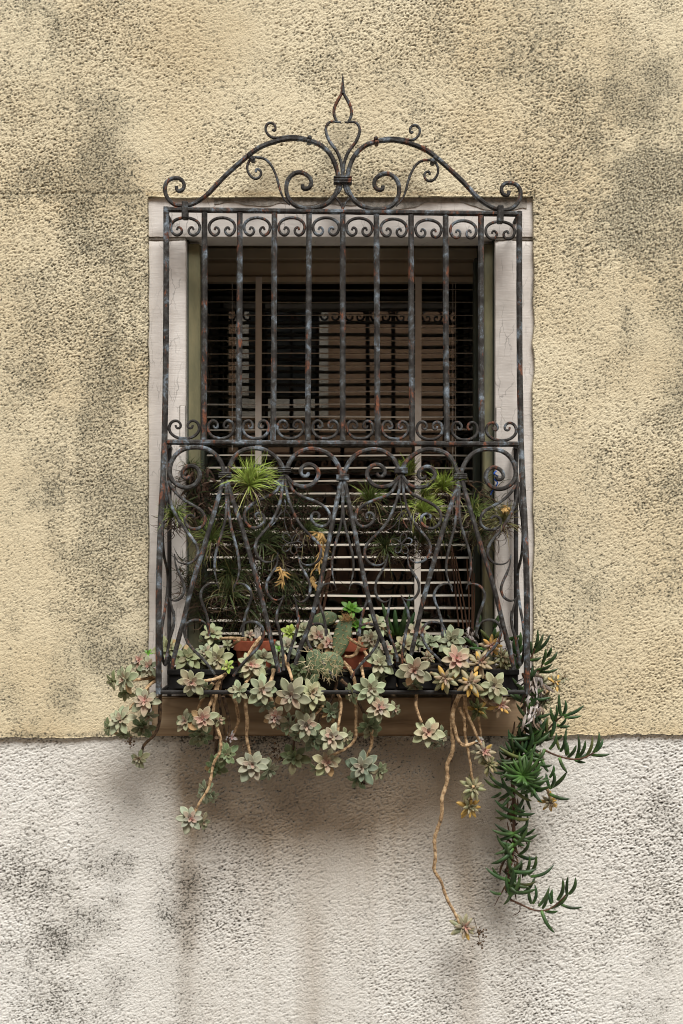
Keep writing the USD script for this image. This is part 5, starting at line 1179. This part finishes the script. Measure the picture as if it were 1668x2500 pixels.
leafy(857, 1488, 32, -.06, 13, 'fresh green leafy shoot rising above the tall cactus pad', BG)
leafy(872, 1528, 28, -.05, 12, 'lower green leafy shoot right of the tall cactus pad', BG * .8)
leafy(842, 1516, 22, -.02, 9, 'small green leafy shoot behind the tall cactus pad', BG * .8)
leafy(362, 1595, 15, -.12, 7, 'tiny bright green shoot outside the left post', BG * 1.2)
leafy(680, 1584, 13, -.15, 7, 'tiny bright green shoot between two middle iron legs', BG * 1.2)
strap = thing('strap_leaf_plant', 'dark green plant with upright pointed strap leaves behind the right tulip', 'plant', P(972, 1560, -.0))
for (ax, ay, bx, by) in ((975, 1535, 998, 1462), (962, 1540, 936, 1480), (970, 1540, 965, 1492), (985, 1540, 1010, 1500), (955, 1545, 930, 1510), (978, 1545, 988, 1490)):
    finger(strap, P(ax, ay + 10, .0), P(bx, by, -.02), 7 * PXM, ri, bend=.04, young=.1)
cane = thing('cane_bundle', 'bundle of thin brown canes standing behind the right slender bars', 'canes', P(1130, 1560, .06))
for (xa, ya, xb, yb) in ((1102, 1330, 1132, 1535), (1112, 1360, 1142, 1540), (1140, 1366, 1146, 1540), (1150, 1350, 1152, 1545), (1095, 1300, 1120, 1530), (1158, 1400, 1154, 1545)):
    obj('cane', sweep(spline([P(xa, ya, .05), P((xa + xb) / 2 + 2, (ya + yb) / 2, .055), P(xb, yb, .06)], .02), .0026, k=6), M['cane'], cane)
can2 = thing('cane_bundle', 'two slanting brown canes beside the left central leg', 'canes', P(770, 1530, .0))
for (xa, ya, xb, yb) in ((803, 1390, 772, 1510), (808, 1392, 786, 1505)):
    obj('cane', sweep([P(xa, ya, .0), P(xb, yb, .0)], .0042, k=7), M['cane'], can2)
blue = spline([P(1212, 1150, -.085), P(1208, 1158, -.10), P(1215, 1163, -.10), P(1208, 1170, -.098), P(1214, 1176, -.10), P(1212, 1186, -.098), P(1204, 1196, -.06), P(1198, 1208, -.055)], .002)
b_ = obj('blue_string', sweep(blue, .0022, k=6), M['string']); tag(b_, 'short knotted bright blue string tied in the top right spiral', 'string')
tw = obj('dry_twig', join([sweep(spline([P(a, b, -.03) for a, b in cp('F', pts)], .006), .0022, k=6) for pts in ([(1040, 440), (1090, 470), (1140, 520), (1210, 550), (1290, 600)], [(1090, 470), (1050, 430), (1035, 370)], [(1140, 520), (1120, 580)])]), M['bark_dark'])
tag(tw, 'bare dry twig below the top right spiral', 'twig')
# dry flower stalks
def stalk(pix, y, label):
    r_ = np.random.default_rng(int(pix[0][0] + pix[0][1])); t = thing('dry_flower_stalk', label, 'dry flower', P(pix[0][0], pix[0][1], y))
    sp = spline([P(a, b, y) for a, b in pix], .003)
    obj('stalk', sweep(sp, .0011, k=5), M['bark_dark'], t)
    ks = []
    for k in range(16):
        q = sp[-1] + r_.normal(0, .008, 3) * [1, .5, 1]; k_ = trimesh.creation.icosphere(subdivisions=1, radius=r_.uniform(.0016, .0034)); ks.append((k_.vertices * r_.uniform(.7, 1.3, 3) + q, k_.faces))
        ks.append(sweep(np.array([sp[-1], q]), .0006, k=3))
    obj('dry_buds', join(ks), M['bark_dark'], t, kind='stuff')
stalk([(316, 1785), (318, 1800), (319, 1815)], -.15, 'withered black flower stalk hanging from the left corner cluster')
stalk(cp('L', [(1110, 590), (1070, 600), (1090, 570), (1120, 565)]), -.16, 'withered stalk above the wide grey-green rosette')
stalk(cp('L', [(1240, 640), (1290, 620), (1320, 600)]), -.12, 'upper black seed heads on white wall below the sill')
stalk(cp('L', [(1260, 660), (1310, 670), (1340, 670)]), -.12, 'lower black seed heads on white wall below the sill')
stalk(cp('K', [(360, 1345), (440, 1358), (530, 1350)]), -.10, 'dry flower stem lying across the lone grey rosette')
stalk(cp('K', [(470, 1240), (500, 1350), (520, 1440)]), -.06, 'black withered flower head right under the lone grey rosette')
stalk(cp('N', [(735, 610), (738, 640), (738, 655)]), -.16, 'black dead leaf stub under the lowest central rosette')
